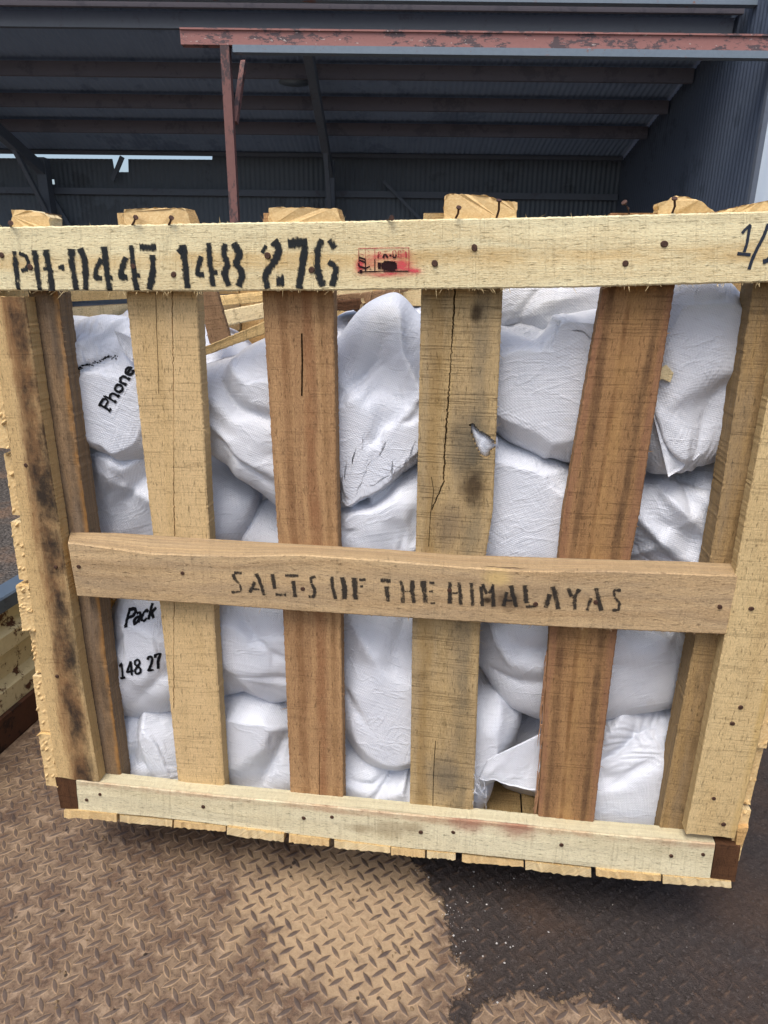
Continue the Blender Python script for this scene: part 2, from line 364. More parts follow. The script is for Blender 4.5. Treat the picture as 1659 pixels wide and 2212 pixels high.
# ------------------------------------------------------------------ board builder
def interp_poly(P, n):
    P = np.asarray(P, float); d = np.r_[0, np.cumsum(np.linalg.norm(np.diff(P, axis=0), axis=1))]
    s = np.linspace(0, d[-1], n)
    return np.stack([np.interp(s, d, P[:, k]) for k in range(P.shape[1])], 1), s
def board(name, A, B, w0, t, mat, parent, nx=80, ny=10, px=True, edge=.0012, jag=(0, 0), crack=None, hole=None,
          wane=None, seed=0, cup=0.0, fuzz=0, wv=.0008, matidx_end=True, axis='u'):
    """A, B: the two long edges of the front face (pixels or local u,z), w0 its depth, t thickness.
       crack: list of (s 0..1 along, pixel x) ; wane: back edge polyline of edge A"""
    if px:
        A = [C(x, y, w0)[[0, 2]] for x, y in A]; B = [C(x, y, w0)[[0, 2]] for x, y in B]
    A, sa = interp_poly(A, nx); B, sb = interp_poly(B, nx)
    L = sa[-1]
    r = np.random.default_rng(seed + 100)
    sm = lambda sc, amp: amp * vnoise(np.stack([sa * sc + seed * 5.1, sa * 0, sa * 0 + seed], 1), seed)
    width = np.linalg.norm(B - A, axis=1); dirn = (B - A) / width[:, None]
    edge *= .55; A = A + dirn * (sm(9, edge) + r.normal(0, edge * .35, nx))[:, None]
    B = B - dirn * (sm(11, edge) + r.normal(0, edge * .35, nx))[:, None]
    # across parameter incl. rounded arris rows
    e = .0018 / max(width.mean(), .02)
    S0 = np.r_[0, e, np.linspace(e, 1 - e, ny)[1:-1], 1 - e, 1]
    S = np.tile(S0, (nx, 1)); W = np.zeros_like(S)
    W[:, 0] = .0016; W[:, -1] = .0016
    if crack is not None:
        cs, cv, hw, dep = crack
        sc = np.interp(np.linspace(0, 1, nx), cs, cv)
        on = ((np.linspace(0, 1, nx) >= cs[0]) & (np.linspace(0, 1, nx) <= cs[-1]))
        jc = int(np.argmin(abs(S0 - np.mean(cv)))); jc = min(max(jc, 3), len(S0) - 4)
        hwr = hw * (0.75 + .5 * vnoise(np.stack([sa * 14, sa * 0, sa * 0], 1), seed + 5))
        hwr = np.where(on, hwr, .0002) / width
        T = np.array(S0)
        for i in range(nx):
            c0 = sc[i] + .004 * r.normal() * on[i]
            l = T[:jc] / T[jc - 1] * (c0 - hwr[i]) if T[jc - 1] > 0 else T[:jc]
            rr = (c0 + hwr[i]) + (T[jc + 1:] - T[jc + 1]) / (1 - T[jc + 1]) * (1 - c0 - hwr[i])
            S[i] = np.r_[l, c0, rr]
            if on[i]: W[i, jc] = dep
    P = A[:, None, :] + (B - A)[:, None, :] * S[:, :, None]
    # cut ends: small jagged shifts along the board
    al = (A[-1] - A[0]) / np.linalg.norm(A[-1] - A[0])
    m_ = S.shape[1]
    if jag[0]: P[0] += np.outer(np.abs(r.normal(0, jag[0], m_)) * -1, al)
    if jag[1]: P[-1] += np.outer(np.abs(r.normal(0, jag[1], m_)), al)
    q = np.stack([np.repeat(sa, m_) * 7, np.tile(S0, nx) * 5, np.zeros(nx * m_)], 1)
    W = W + (vnoise(q, seed + 3) * wv).reshape(nx, m_) + cup * (2 * S - 1) ** 2
    fr = np.stack([P[:, :, 0], w0 + W, P[:, :, 1]], 2)
    Pb = P.copy()
    if wane is not None:
        WA = [C(x, y, w0 + t)[[0, 2]] for x, y in wane] if px else wane
        WA, _ = interp_poly(WA, nx); Pb[:, 0] = WA
        WB = Pb[:, -1]; Pb = WA[:, None] + (WB - WA)[:, None] * S[:, :, None]
    bk = np.stack([Pb[:, :, 0], np.full((nx, m_), w0 + t), Pb[:, :, 1]], 2)
    V = np.concatenate([fr.reshape(-1, 3), bk.reshape(-1, 3)])
    vv = (S - .5) * width[:, None]
    uvf = np.stack([np.repeat(sa, m_), vv.ravel()], 1); uvb = uvf + [0.0, .3]
    UV = np.concatenate([uvf, uvb]); N = nx * m_
    keep = np.ones((nx - 1, m_ - 1), bool)
    if hole is not None:
        H = [C(x, y, w0)[[0, 2]] for x, y in hole] if px else hole
        cen = (P[:-1, :-1] + P[1:, 1:]) / 2
        keep = ~inpoly(cen.reshape(-1, 2), np.array(H)).reshape(nx - 1, m_ - 1)
    F_ = []; Fe = []
    for i in range(nx - 1):
        for j in range(m_ - 1):
            if not keep[i, j]: continue
            a = i * m_ + j
            F_.append([a, a + m_, a + m_ + 1, a + 1]); F_.append([N + a, N + a + 1, N + a + m_ + 1, N + a + m_])
            if j == 0 or not keep[i, j - 1]: F_.append([a, N + a, N + a + m_, a + m_])
            if j == m_ - 2 or not keep[i, j + 1]: F_.append([a + 1, a + m_ + 1, N + a + m_ + 1, N + a + 1])
            if i == 0 or not keep[i - 1, j]: Fe.append([a, a + 1, N + a + 1, N + a])
            if i == nx - 2 or not keep[i + 1, j]: Fe.append([a + m_, N + a + m_, N + a + m_ + 1, a + m_ + 1])
    if fuzz:
        V = V.tolist(); UV = UV.tolist()
        for _ in range(fuzz):
            i = int(r.integers(1, nx - 1)); sd_ = r.random() < .75
            E, g = (fr[i, -1], 1) if sd_ else (fr[i, 0], -1)
            ln = r.exponential(.0028) + .0012; an = r.normal(0, .9)
            dd = dirn[i] * g * math.cos(an) + al * math.sin(an)
            b = len(V); wd = .0003 + r.random() * .0004
            V += [[E[0] - al[0] * wd, E[1] + .0004, E[2] - al[1] * wd], [E[0] + al[0] * wd, E[1] + .0004, E[2] + al[1] * wd],
                  [E[0] + dd[0] * ln, E[1] - r.random() * .002, E[2] + dd[1] * ln]]
            UV += [[0, 0]] * 3; F_.append([b, b + 1, b + 2])
    o = mesh_obj(name, V, F_ + Fe, mat, parent, uv=UV)
    if matidx_end:
        o.data.materials.append(M['endgrain'])
        mi = [0] * len(F_) + [1] * len(Fe)
        if hole is None: o.data.polygons.foreach_set("material_index", mi)
    # consistent normals
    import bmesh
    bm = bmesh.new(); bm.from_mesh(o.data); bmesh.ops.recalc_face_normals(bm, faces=bm.faces); bm.to_mesh(o.data); bm.free()
    return o
def inpoly(P, poly):
    x, y = P[:, 0], P[:, 1]; n = len(poly); ins = np.zeros(len(P), bool); j = n - 1
    for i in range(n):
        xi, yi = poly[i]; xj, yj = poly[j]
        with np.errstate(divide='ignore', invalid='ignore'):
            c = ((yi > y) != (yj > y)) & (x < (xj - xi) * (y - yi) / (yj - yi + 1e-12) + xi)
        ins ^= c; j = i
    return ins

# ------------------------------------------------------------------ the setting
def grid(x0, x1, y0, y1, nx, ny):
    X, Y = np.meshgrid(np.linspace(x0, x1, nx), np.linspace(y0, y1, ny))
    V = np.stack([X.ravel(), Y.ravel(), np.zeros(nx * ny)], 1)
    I = np.arange(nx * ny).reshape(ny, nx)
    Fq = np.stack([I[:-1, :-1].ravel(), I[:-1, 1:].ravel(), I[1:, 1:].ravel(), I[1:, :-1].ravel()], 1)
    return V, Fq
V, Fq = grid(-400, 400, -400, 400, 3, 3)
tag(mesh_obj('ground', V, Fq, M['gravel']), 'grey gravel yard beyond the truck', None, None, 'structure')
del_ = bpy.data.objects['ground']

# ---- shed (axis aligned with the camera heading)
shed = empty('metal_shed', (0, 9.5, 0))
tag(shed, 'dark open-fronted corrugated metal shed behind the crate', 'shed')
def S_(v): return [(x, y - 9.5, z) for x, y, z in v]
YB, ZE, SL = 11.8, CAMZ + 1.8, .256
XL, XR = -16.0, 3.63
def rz(y): return ZE + SL * (YB - y)
def corr(n_waves, x0, x1, per=6): 
    n = n_waves * per + 1; x = np.linspace(x0, x1, n); return x, .0055 * np.sin(np.arange(n) * 2 * math.pi / per)
# back wall with an open strip along its top on the left, a torn notch and a small hole
x, off = corr(int((XR - XL) / .076), XL, XR)
def px_x(p, y=YB): return (p - 829.5) / 1642. * y
rows = [0.0, ZE - .50, ZE - .43, ZE - .36, ZE - .245, None]
top = np.where(x < px_x(450), ZE - .055 - .018 * np.clip((px_x(450) - x) / 5, 0, 1), ZE + .03)
notch = (x > px_x(234)) & (x < px_x(266)); top = np.where(notch, ZE - .26, top)
Z = np.stack([np.full_like(x, r) if r is not None else np.maximum(top, ZE - .244) for r in rows])
V = np.stack([np.tile(x, len(rows)), np.tile(YB + off - 9.5, len(rows)), Z.ravel()], 1)
n = len(x); Fq = []
h0, h1 = px_x(74), px_x(100)
for i in range(len(rows) - 1):
    for j in range(n - 1):
        if i == 2 and h0 < x[j] < h1 and not (h0 + .09 < x[j] < h0 + .12): continue
        Fq.append([i * n + j, i * n + j + 1, (i + 1) * n + j + 1, (i + 1) * n + j])
mesh_obj('back_wall', V, Fq, M['wallsheet'], shed, smooth=True)
# side wall
YF = 7.47
y, off = corr(int((YB - YF) / .076), YF, YB)
V = np.concatenate([np.stack([XR + off, y - 9.5, 0 * y], 1), np.stack([XR + off, y - 9.5, rz(y) - .01], 1)]); n = len(y)
mesh_obj('side_wall', V, [[j, j + 1, n + j + 1, n + j] for j in range(n - 1)], M['sidesheet'], shed, smooth=True)
# roof sheet, corrugations run down the slope
YR = 8.3
x, off = corr(int((XR + .2 - XL) / .076), XL, XR + .2); n = len(x)
V = np.concatenate([np.stack([x, np.full(n, yy - 9.5), rz(yy) + off + .012], 1) for yy in (YR, YB + .04)])
mesh_obj('roof', V, [[j, j + 1, n + j + 1, n + j] for j in range(n - 1)], M['roofsheet'], shed, smooth=True)
def purlin_y(p, drop):
    r = ray(829, p); e = r[2] / r[1]
    return (1.8 - drop + SL * YB) / (e + SL)
MB().bar((XL, 8.24 - 9.5, CAMZ + 2.636), (XR - .03, 8.24 - 9.5, CAMZ + 2.636), .05, .06).build('purlin', M['purlin'], shed)
for p in (55, 161, 229, 284):
    yy = purlin_y(p, .12); b = MB(); z = rz(yy) - .10
    b.bar((XL, yy - 9.5, z), (XR - .03, yy - 9.5, z), .06, .15)
    b.build('purlin', M['purlin'] if p != 55 else M['steel_hazed'], shed)
MB().bar((XL, YB - .11 - 9.5, ZE + .005), (XR - .03, YB - .11 - 9.5, ZE + .005), .07, .05).build('eave_beam', M['steel_hazed'], shed)
zz = ZE - .53
MB().bar((XL, YB - .06 - 9.5, zz), (XR - .03, YB - .06 - 9.5, zz), .06, .09).build('girt', M['steel_hazed'], shed)
MB().bar((XL, YB - .06 - 9.5, 1.6), (XR - .03, YB - .06 - 9.5, 1.6), .06, .09).build('girt', M['steel_hazed'], shed)
for p in (98, 707, -520):
    xx = px_x(p)
    MB().box(xx - .07, xx + .07, YB - .36 - 9.5, YB - .18 - 9.5, 0, ZE - .1).build('column', M['steel_hazed'], shed)
    MB().bar((xx, YB - .3 - 9.5, ZE - .27), (xx, YR + .05 - 9.5, rz(YR + .05) - .27), .10, .16).build('rafter', M['steel_hazed'], shed)
    MB().bar((xx, YB - .25 - 9.5, ZE - .95), (xx, YB - 1.15 - 9.5, ZE - .05), .06, .06).build('knee_brace', M['steel_hazed'], shed)
MB().bar((px_x(60), YB - .14 - 9.5, ZE - .05), (px_x(150), YB - .14 - 9.5, ZE - 1.3), .05, .05).build('wall_brace', M['steel_hazed'], shed)
MB().bar((px_x(262), YB - .14 - 9.5, ZE - .05), (px_x(236), YB - .14 - 9.5, ZE - .38), .05, .06).build('wall_brace', M['steel_hazed'], shed)
MB().bar((px_x(820), YB - .14 - 9.5, ZE - .35), (px_x(1010), YB - .14 - 9.5, ZE - 1.6), .04, .04).build('wall_brace', M['steel_hazed'], shed)
MB().box(XR - .03, XR + .02, YF - .03 - 9.5, YF + .03 - 9.5, 0, rz(YF)).build('corner_flashing', M['steel_hazed'], shed)
MB().box(XL, XR + .2, 8.0 - 9.5, 8.1 - 9.5, CAMZ + 2.612, CAMZ + 2.79).build('gutter', M['galv'], shed)
V, Fq = grid(-16, 3.6, -.7, 2.3, 2, 2)
t = NT('bounce_floor_pale'); ob = t.vec('Object'); n1 = t.noise(ob, 2, 5)
M['bounce_floor'] = t.fin(t.mix(n1, lin('#77726b'), lin('#8b867e')), .9)
fl = mesh_obj('added_bounce_floor', V, Fq, M['bounce_floor']); fl.location = (0, 9.5, .01); fl['kind'] = 'structure'  # unseen slab, added to bounce light up under the shed roof
# front beam on its post
xb0 = (380 - 829.5) / 1728 * YF; zt = CAMZ + .293 * YF
b = MB().box(xb0, XR - .04, YF - .05 - 9.5, YF + .05 - 9.5, zt - .128, zt)
b.box(xb0, XR - .04, YF - .065 - 9.5, YF - .052 - 9.5, zt - .012, zt + .003)
b.build('front_beam', M['redbeam'], shed)
xb1 = (495 - 829.5) / 1715 * YF
MB().box(xb1, XR - .04, YF - .085 - 9.5, YF + .01 - 9.5, zt - .195, zt - .135).build('door_track', M['galv'], shed)
xp = (477 - 829.5) / 1712 * YF
MB().box(xp - .042, xp + .042, YF - .05 - 9.5, YF + .05 - 9.5, 0, zt - .13).build('front_post', M['redpost'], shed)
MB().bar((xp + .04, YF + .06 - 9.5, zt - .75), (xp + .10, YF + .35 - 9.5, zt - .16), .05, .05).build('post_brace', M['redpost'], shed)

# pendant lamp under the roof
r = ray(636, 179); yy = 9.6; q = r * (yy / r[1])
lamp = empty('pendant_lamp', (q[0], q[1], q[2] + CAMZ))
tag(lamp, 'small unlit round metal lamp hanging under the dark shed roof', 'lamp')
b = MB(); b.tube([(0, 0, 0), (0, 0, .03), (0, 0, .12), (0, 0, .17)], [.19, .17, .07, .05], 24); b.build('lamp_shade', M['galv'], lamp, True)
b = MB(); b.tube([(0, 0, .17), (0, 0, rz(yy) - q[2] - CAMZ)], .01, 6); b.build('hanger', M['steel_hazed'], lamp)

# white neighbouring wall seen past the shed's right end
wy = 9.0
x, off = corr(60, XR + .12, XR + 9); n = len(x)
V = np.concatenate([np.stack([x, off, 0 * x], 1), np.stack([x, off, 0 * x + 4.6], 1)])
wt = mesh_obj('white_wall', V, [[j, j + 1, n + j + 1, n + j] for j in range(n - 1)], M['whitesheet'], smooth=True)
wt.location = (0, wy, 0)
tag(wt, 'white corrugated sheet wall just past the right end of the dark shed', 'wall')

# ------------------------------------------------------------------ truck bed
TY = math.radians(10.5); TO = -1.118
truck = empty('flatbed_truck', (0, 0, BED), -TY)     # local x across, y along the truck
tag(truck, 'flatbed truck deck of rusty dirt-covered tread plate with chipped cream side rail', 'truck')
TEX = np.array([math.cos(TY), -math.sin(TY)]); TNY = np.array([math.sin(TY), math.cos(TY)])
def T(x, y):   # pixel on the deck -> truck local
    r = ray(x, y); q = r * (1.06 / -r[2]); return np.array([TEX.dot(q[:2]), TNY.dot(q[:2])])
PA = math.radians(-2.5); PITCH = .0318
def treads(P):  # tread centres of two families
    pass
x0, x1, y0, y1 = TO, 1.6, .05, 3.2
V, Fq = grid(x0, x1, y0, y1, 2, 2)
Vs = [V]; Fs = [Fq.tolist()]; nb = len(V); tr_attr = [np.zeros(len(V))]
nI = 60
ii, jj = np.meshgrid(np.arange(-90, 90), np.arange(-90, 130)); ii = ii.ravel(); jj = jj.ravel()
K = 8; ang = np.linspace(0, 2 * np.pi, K, endpoint=False)
def lens(L, Wd):
    tt = np.linspace(-1, 1, 7)
    up_ = [(a * L / 2, (1 - a * a) * Wd / 2) for a in tt]; lo = [(a * L / 2, -(1 - a * a) * Wd / 2) for a in tt[1:-1][::-1]]
    return np.array(up_ + lo)
for fam in (0, 1):
    cx_ = (ii + .5 * fam) * PITCH; cy_ = (jj + .5 * fam) * PITCH
    X = cx_ * math.cos(PA) - cy_ * math.sin(PA); Y = cx_ * math.sin(PA) + cy_ * math.cos(PA) + 1.2
    ok = (X > x0 + .02) & (X < x1 - .02) & (Y > y0 + .02) & (Y < y1 - .02) & ~((Y > 1.7) & (X > -.6) & (X < .8))
    X = X[ok]; Y = Y[ok]
    a = PA + (math.radians(45) if fam == 0 else math.radians(-45))
    R = np.array([[math.cos(a), -math.sin(a)], [math.sin(a), math.cos(a)]])
    rings = [(lens(.0345, .0118), .0002, .0), (lens(.0305, .0084), .0005, .45), (lens(.0255, .0052), .0013, 1.0), (lens(.021, .0028), .0016, 1.0)]
    k = len(rings[0][0]); jit = np.random.default_rng(3).normal(0, .0004, (len(X), 2))
    VV = np.concatenate([np.concatenate([(O @ R.T)[None] + np.stack([X, Y], 1)[:, None] + jit[:, None], np.full((len(X), k, 1), zq)], 2) for O, zq, _ in rings], 1).reshape(-1, 3)
    nr_ = len(rings); base = nb + np.arange(len(X)) * nr_ * k
    for g in range(nr_ - 1):
        for q in range(k):
            q2 = (q + 1) % k
            Fs.append(np.stack([base + g * k + q, base + g * k + q2, base + (g + 1) * k + q2, base + (g + 1) * k + q], 1).tolist())
    Fs.append(np.stack([base + (nr_ - 1) * k + q for q in range(k)], 1).tolist())
    Vs.append(VV); tr_attr.append(np.tile(np.concatenate([np.full(k, av) for _, _, av in rings]), len(X))); nb += len(VV)
Vd = np.concatenate(Vs); Fd = [f for g in Fs for f in g]
# deck material
t = NT('rusty_tread_plate'); ob = t.vec('Object'); tr = t.attr('tread')
n1 = t.noise(ob, 2.6, 6, .62, .3); n2 = t.noise(ob, 13, 6, .68); n3 = t.noise(ob, 90, 4, .7); n4 = t.noise(ob, 420, 3, .7)
dv = t.math('ADD', t.math('MULTIPLY', n1, .36), t.math('ADD', t.math('MULTIPLY', n2, .44), t.math('MULTIPLY', n3, .20)))
ctr = t.n.new("ShaderNodeVectorMath"); ctr.operation = 'DISTANCE'
t.l.new(t.mapv(ob, (1, 1.15, 1)), ctr.inputs[0]); p_ = T(760, 1960); ctr.inputs[1].default_value = (p_[0], p_[1] * 1.15, 0)
dv = t.math('ADD', dv, t.rng(ctr.outputs['Value'], .05, .30, .19, -.035))
sand = t.rng(t.math('SUBTRACT', dv, t.math('MULTIPLY', tr, .10)), .50, .64)
rust = t.mix(t.rng(n2, .3, .7), lin('#654f3f'), lin('#84705a')); rust = t.mix(t.rng(n3, .42, .68, 0, .75), rust, lin('#3e3028')); rust = t.mix(t.rng(t.noise(ob, 30, 5, .7), .5, .66, 0, .7), rust, lin('#a08a72'))
rust = t.mix(t.rng(n4, .5, .8, 0, .4), rust, lin('#a3958a'))
sandc = t.mix(t.rng(n3, .3, .7), lin('#ab9475'), lin('#937d63')); sandc = t.mix(t.rng(n4, .5, .8, 0, .35), sandc, lin('#c0a078'))
c = t.mix(sand, rust, sandc)
c = t.mix(t.math('MULTIPLY', t.rng(tr, .5, .9, 0, .8), t.rng(sand, 0, 1, 1, .55)), c, t.mix(t.rng(n2, .35, .65), lin('#4b423f'), lin('#5d4f45')))
halo = t.math('MULTIPLY', t.rng(tr, .0, .35), t.rng(tr, .5, .9, 1, 0))
c = t.mix(t.math('MULTIPLY', halo, t.rng(n2, .38, .64, .06, .62)), c, lin('#ac9070'))  # tan dirt round each tread, also painting the light its rim slopes catch
vd = t.voro(t.mapv(ob, (1, 1, 1)), 34); vsz = t.noise(ob, 30, 1)
c = t.mix(t.rng(t.math('SUBTRACT', vd, t.math('MULTIPLY', t.rng(vsz, .45, .75, 0, 1), .15)), .0, .05, .85, 0), c, lin('#1f1716'))
c = t.mix(t.rng(t.noise(ob, 7, 7, .7), .58, .72, 0, .65), c, lin('#3a3030')); c = t.mix(t.rng(t.noise(ob, 260, 3, .8), .62, .74, 0, .6), c, lin('#2a2322'))
h = t.math('ADD', t.math('MULTIPLY', n3, .6), t.math('ADD', t.math('MULTIPLY', n4, .35), t.math('MULTIPLY', sand, .35)))
M['deck'] = t.fin(c, t.rng(sand, 0, 1, .62, .95, False), t.bump(h, .8, .0016), spec=.3)
mesh_obj('deck_plate', Vd, Fd, M['deck'], truck, attrs={'tread': np.concatenate(tr_attr)})
b = MB().box(TO - .10, 1.7, .05, 3.3, -.14, -.004); b.build('deck_frame', M['rustbar'], truck)
# drop side: rusty kick angle, pressed cream panel, blue-grey cap
def profile(name, pts, mat, y0=.0, y1=4.5, n=2):
    V = []; k = len(pts)
    for yy in np.linspace(y0, y1, n): V += [(TO + a, yy, zq) for a, zq in pts]
    Fp = [[i * k + j, i * k + (j + 1) % k, (i + 1) * k + (j + 1) % k, (i + 1) * k + j] for i in range(n - 1) for j in range(k)]
    Fp += [list(range(k)), [(n - 1) * k + j for j in range(k)][::-1]]
    return mesh_obj(name, V, Fp, mat, truck)
profile('kick_angle', [(-.002, .0), (-.002, .078), (-.03, .078), (-.03, 0)], M['rustbar'])
profile('side_panel', [(-.012, .08), (-.012, .13), (-.030, .15), (-.030, .205), (-.008, .222), (-.008, .262), (-.030, .28), (-.030, .318), (-.05, .318), (-.05, .08)], M['cream'])
profile('cap_rail', [(-.004, .322), (-.004, .352), (-.008, .356), (-.06, .356), (-.06, .322)], M['bluerail'])

# dark soil heap spread over the right of the deck
Bd = [(850, 1790), (887, 1872), (924, 1922), (947, 1957), (954, 1997), (974, 2032), (977, 2077), (1007, 2107), (1000, 2132), (962, 2150), (975, 2200), (1005, 2215), (1040, 2182), (1080, 2172), (1140, 2152), (1180, 2166), (1225, 2158), (1265, 2159), (1310, 2182), (1387, 2216), (1480, 2290), (2300, 2400), (2300, 1200), (1640, 1200), (1000, 1640)]
poly = np.array([T(x, y) for x, y in Bd])
st = .0033
V, Fq = grid(-.15, 1.55, .28, 2.2, int(1.7 / st), int(1.92 / st))
def seg_dist(P, poly):
    d = np.full(len(P), 9.)
    for i in range(len(poly)):
        a = poly[i]; b_ = poly[(i + 1) % len(poly)]; ab = b_ - a
        tt = np.clip(((P - a) @ ab) / (ab @ ab), 0, 1); d = np.minimum(d, np.linalg.norm(P - a - tt[:, None] * ab, axis=1))
    return d
sdist = np.where(inpoly(V[:, :2], poly), 1, -1) * seg_dist(V[:, :2], poly)
P3 = np.c_[V[:, :2], V[:, 0] * 0]
nz = vnoise(P3 * 45, 1) * .009 + vnoise(P3 * 110, 2) * .006 + vnoise(P3 * 14, 3) * .014
sd2 = sdist + nz
# tread relief showing through
rel = np.zeros(len(V))
loc = (V[:, :2] - [0, 1.2]) @ np.array([[math.cos(PA), -math.sin(PA)], [math.sin(PA), math.cos(PA)]])
for fam in (0, 1):
    g = loc / PITCH - .5 * fam; d = (g - np.round(g)) * PITCH; a = math.radians(45 if fam == 0 else -45)
    al = d[:, 0] * math.cos(a) + d[:, 1] * math.sin(a); ac = -d[:, 0] * math.sin(a) + d[:, 1] * math.cos(a)
    rel = np.maximum(rel, np.clip(1 - (al / .0155) ** 2, 0, 1) * np.exp(-(ac / .0032) ** 2))
thick = np.clip(sd2 / .03, 0, 1)
pile = np.clip((sdist - .12) / .25, 0, 1) * .003
V[:, 2] = .0005 + thick * .0009 + rel * (.0021 * (1 - thick) + .0004) + pile * (1 + .6 * vnoise(P3 * 30, 6)) + rel * .0028 * (1 - np.clip(sdist / .7, 0, .7)) + vnoise(P3 * 160, 4) * .0006 * thick + vnoise(P3 * 60, 5) * .0007 * thick
keep = (sd2[Fq] > -.022).all(1)
Fq = Fq[keep]; used = np.unique(Fq); mp = -np.ones(len(V), int); mp[used] = np.arange(len(used))
t = NT('dark_soil'); ob = t.vec('Object'); n1 = t.noise(ob, 3, 5, .6); n2 = t.noise(ob, 60, 5, .7); n3 = t.noise(ob, 500, 3, .7)
c = t.mix(n2, lin('#362f2c'), lin('#4a423e')); c = t.mix(t.rng(n1, .48, .66, 0, .5), c, lin('#5a4536')); n5 = t.noise(ob, 170, 4, .8); c = t.mix(t.rng(n5, .52, .72, 0, .6), c, lin('#6e655f')); c = t.mix(t.rng(n5, .3, .48, .6, 0), c, lin('#1c1817'))
c = t.mix(t.math('MULTIPLY', t.rng(t.attr('rel'), .35, .9), t.rng(n2, .35, .6, .15, .8)), c, lin('#755e4c'))
t.put(t.b.inputs['Alpha'], t.rng(t.math('ADD', t.attr('sd'), t.math('MULTIPLY', t.math('SUBTRACT', t.noise(ob, 130, 4, .75), .5), .05)), .000, .012))
M['soil'] = t.fin(c, .62, t.bump(t.math('ADD', t.math('ADD', n3, t.math('MULTIPLY', n2, .6)), n5), 1.0, .003), spec=.25)
so_ = mesh_obj('soil', V[used], mp[Fq].tolist(), M['soil'], smooth=True, attrs={'sd': sd2[used], 'rel': (rel * (1 - np.clip(sdist / .55, 0, .8)))[used]})
so_.location = (0, 0, BED); so_.rotation_euler = (0, 0, -TY)
tag(so_, 'dark brown soil spread over the right of the tread plate', 'soil', None, 'stuff')
t = NT('crumb'); ob = t.vec('Object'); M['crumb'] = t.fin(t.mix(t.noise(ob, 90, 2), lin('#2c2624'), lin('#5c534e')), .9)
# crumbs of soil and pale salt grains
def grains(name, n, sampler, r0, r1, mat, label, cat, z=0.003):
    ph = (1 + 5 ** .5) / 2
    oc = np.array([(1, 0, 0), (-1, 0, 0), (0, 1, 0), (0, -1, 0), (0, 0, 1), (0, 0, -1)], float)
    of = np.array([(0, 2, 4), (2, 1, 4), (1, 3, 4), (3, 0, 4), (2, 0, 5), (1, 2, 5), (3, 1, 5), (0, 3, 5)])
    P = sampler(n); k = len(P); rr = r0 + (r1 - r0) * rng.random(k) ** 2.5
    sc = .6 + .8 * rng.random((k, 6, 3))
    a_ = rng.random(k) * 6.28; ca, sa = np.cos(a_)[:, None], np.sin(a_)[:, None]
    VV = oc[None] * sc * rr[:, None, None]
    vx = VV[:, :, 0] * ca - VV[:, :, 1] * sa; vy = VV[:, :, 0] * sa + VV[:, :, 1] * ca
    VV = np.stack([vx + P[:, 0:1], vy + P[:, 1:2], VV[:, :, 2] + z + rr[:, None] * .4], 2).reshape(-1, 3)
    FF = (of[None] + (np.arange(k) * 6)[:, None, None]).reshape(-1, 3)
    o = mesh_obj(name, VV, FF, mat); o.location = (0, 0, BED); o.rotation_euler = (0, 0, -TY)
    tag(o, label, cat, None, 'stuff'); return o
def samp_soil(n):
    P = np.c_[rng.uniform(-.1, 1.4, n * 3), rng.uniform(.4, 2.0, n * 3)]; P = P[inpoly(P, poly)]
    c0 = T(1230, 1960); w_ = np.exp(-(np.linalg.norm(P - c0, axis=1) / .30) ** 2) + .12
    return P[rng.random(len(P)) < w_][:n]
grains('soil_crumbs', 9000, samp_soil, .0006, .0032, M['crumb'], 'loose dark soil crumbs piled in front of the crate corner', 'soil crumbs', .0035)
t = NT('salt_grain'); M['salt'] = t.fin(lin('#b8b4ae'), .5)
def samp_salt(n):
    c0 = T(1010, 2010); c1 = T(960, 1975)
    A_ = np.concatenate([rng.normal(0, .05, (n // 2, 2)) * [1, 1.8] + c0, rng.normal(0, .022, (n // 5, 2)) + c1, np.c_[rng.uniform(0, .9, n // 5), rng.uniform(.6, 1.2, n // 5)]])
    return A_[inpoly(A_, poly)]
grains('salt_grains', 170, samp_salt, .0006, .0022, M['salt'], 'tiny pale salt grains scattered over the dark soil', 'salt grains', .003)
t = NT('pebble'); ob = t.vec('Object'); M['pebble'] = t.fin(t.mix(t.noise(ob, 40, 2), lin('#2a201c'), lin('#a58a68')), .9)
def samp_deck(n):
    P = np.c_[rng.uniform(-1.0, .6, n), rng.uniform(.45, 1.5, n)]; return P[~inpoly(P, poly)]
grains('grit', 900, samp_deck, .0006, .0035, M['pebble'], 'small dark and tan grit lying on the bare tread plate', 'grit', .0008)

# ------------------------------------------------------------------ the crate
crate = empty('wooden_crate'); crate.matrix_world = CRATE_M
tag(crate, 'open slatted rough sawn wooden crate filled with white sacks', 'crate')
FT = .025                                                  # thickness of the front layer
top_o = board('top_rail', [(-60, 491), (829, 476), (1240, 467), (1659, 456), (1760, 453)], [(-60, 628), (450, 629), (829, 626), (1240, 621), (1659, 610), (1760, 607)],
      -FT, FT, M['rail_top'], crate, nx=420, ny=8, edge=.0011, fuzz=260, seed=1)
mid_o = board('middle_rail', [(146, 1172), (325, 1196), (500, 1201), (650, 1198), (829, 1211), (955, 1222), (1125, 1234), (1330, 1233), (1530, 1241), (1594, 1243)],
      [(167, 1288), (450, 1306), (650, 1321), (829, 1332), (1180, 1354), (1567, 1371)], -FT, FT, M['rail_mid'], crate, nx=300, ny=8, seed=2, fuzz=60,
      wane=[(152, 1150), (250, 1151), (360, 1158), (600, 1173), (829, 1186), (980, 1198), (1230, 1206), (1480, 1213), (1582, 1218)])
bot_o = board('bottom_rail', [(164, 1686), (400, 1711), (829, 1754), (1080, 1779), (1330, 1804), (1545, 1822)], [(170, 1749), (400, 1774), (829, 1827), (1130, 1859), (1330, 1881), (1533, 1899)],
      -FT, FT + .004, M['rail_bot'], crate, nx=300, ny=8, seed=3, fuzz=60)
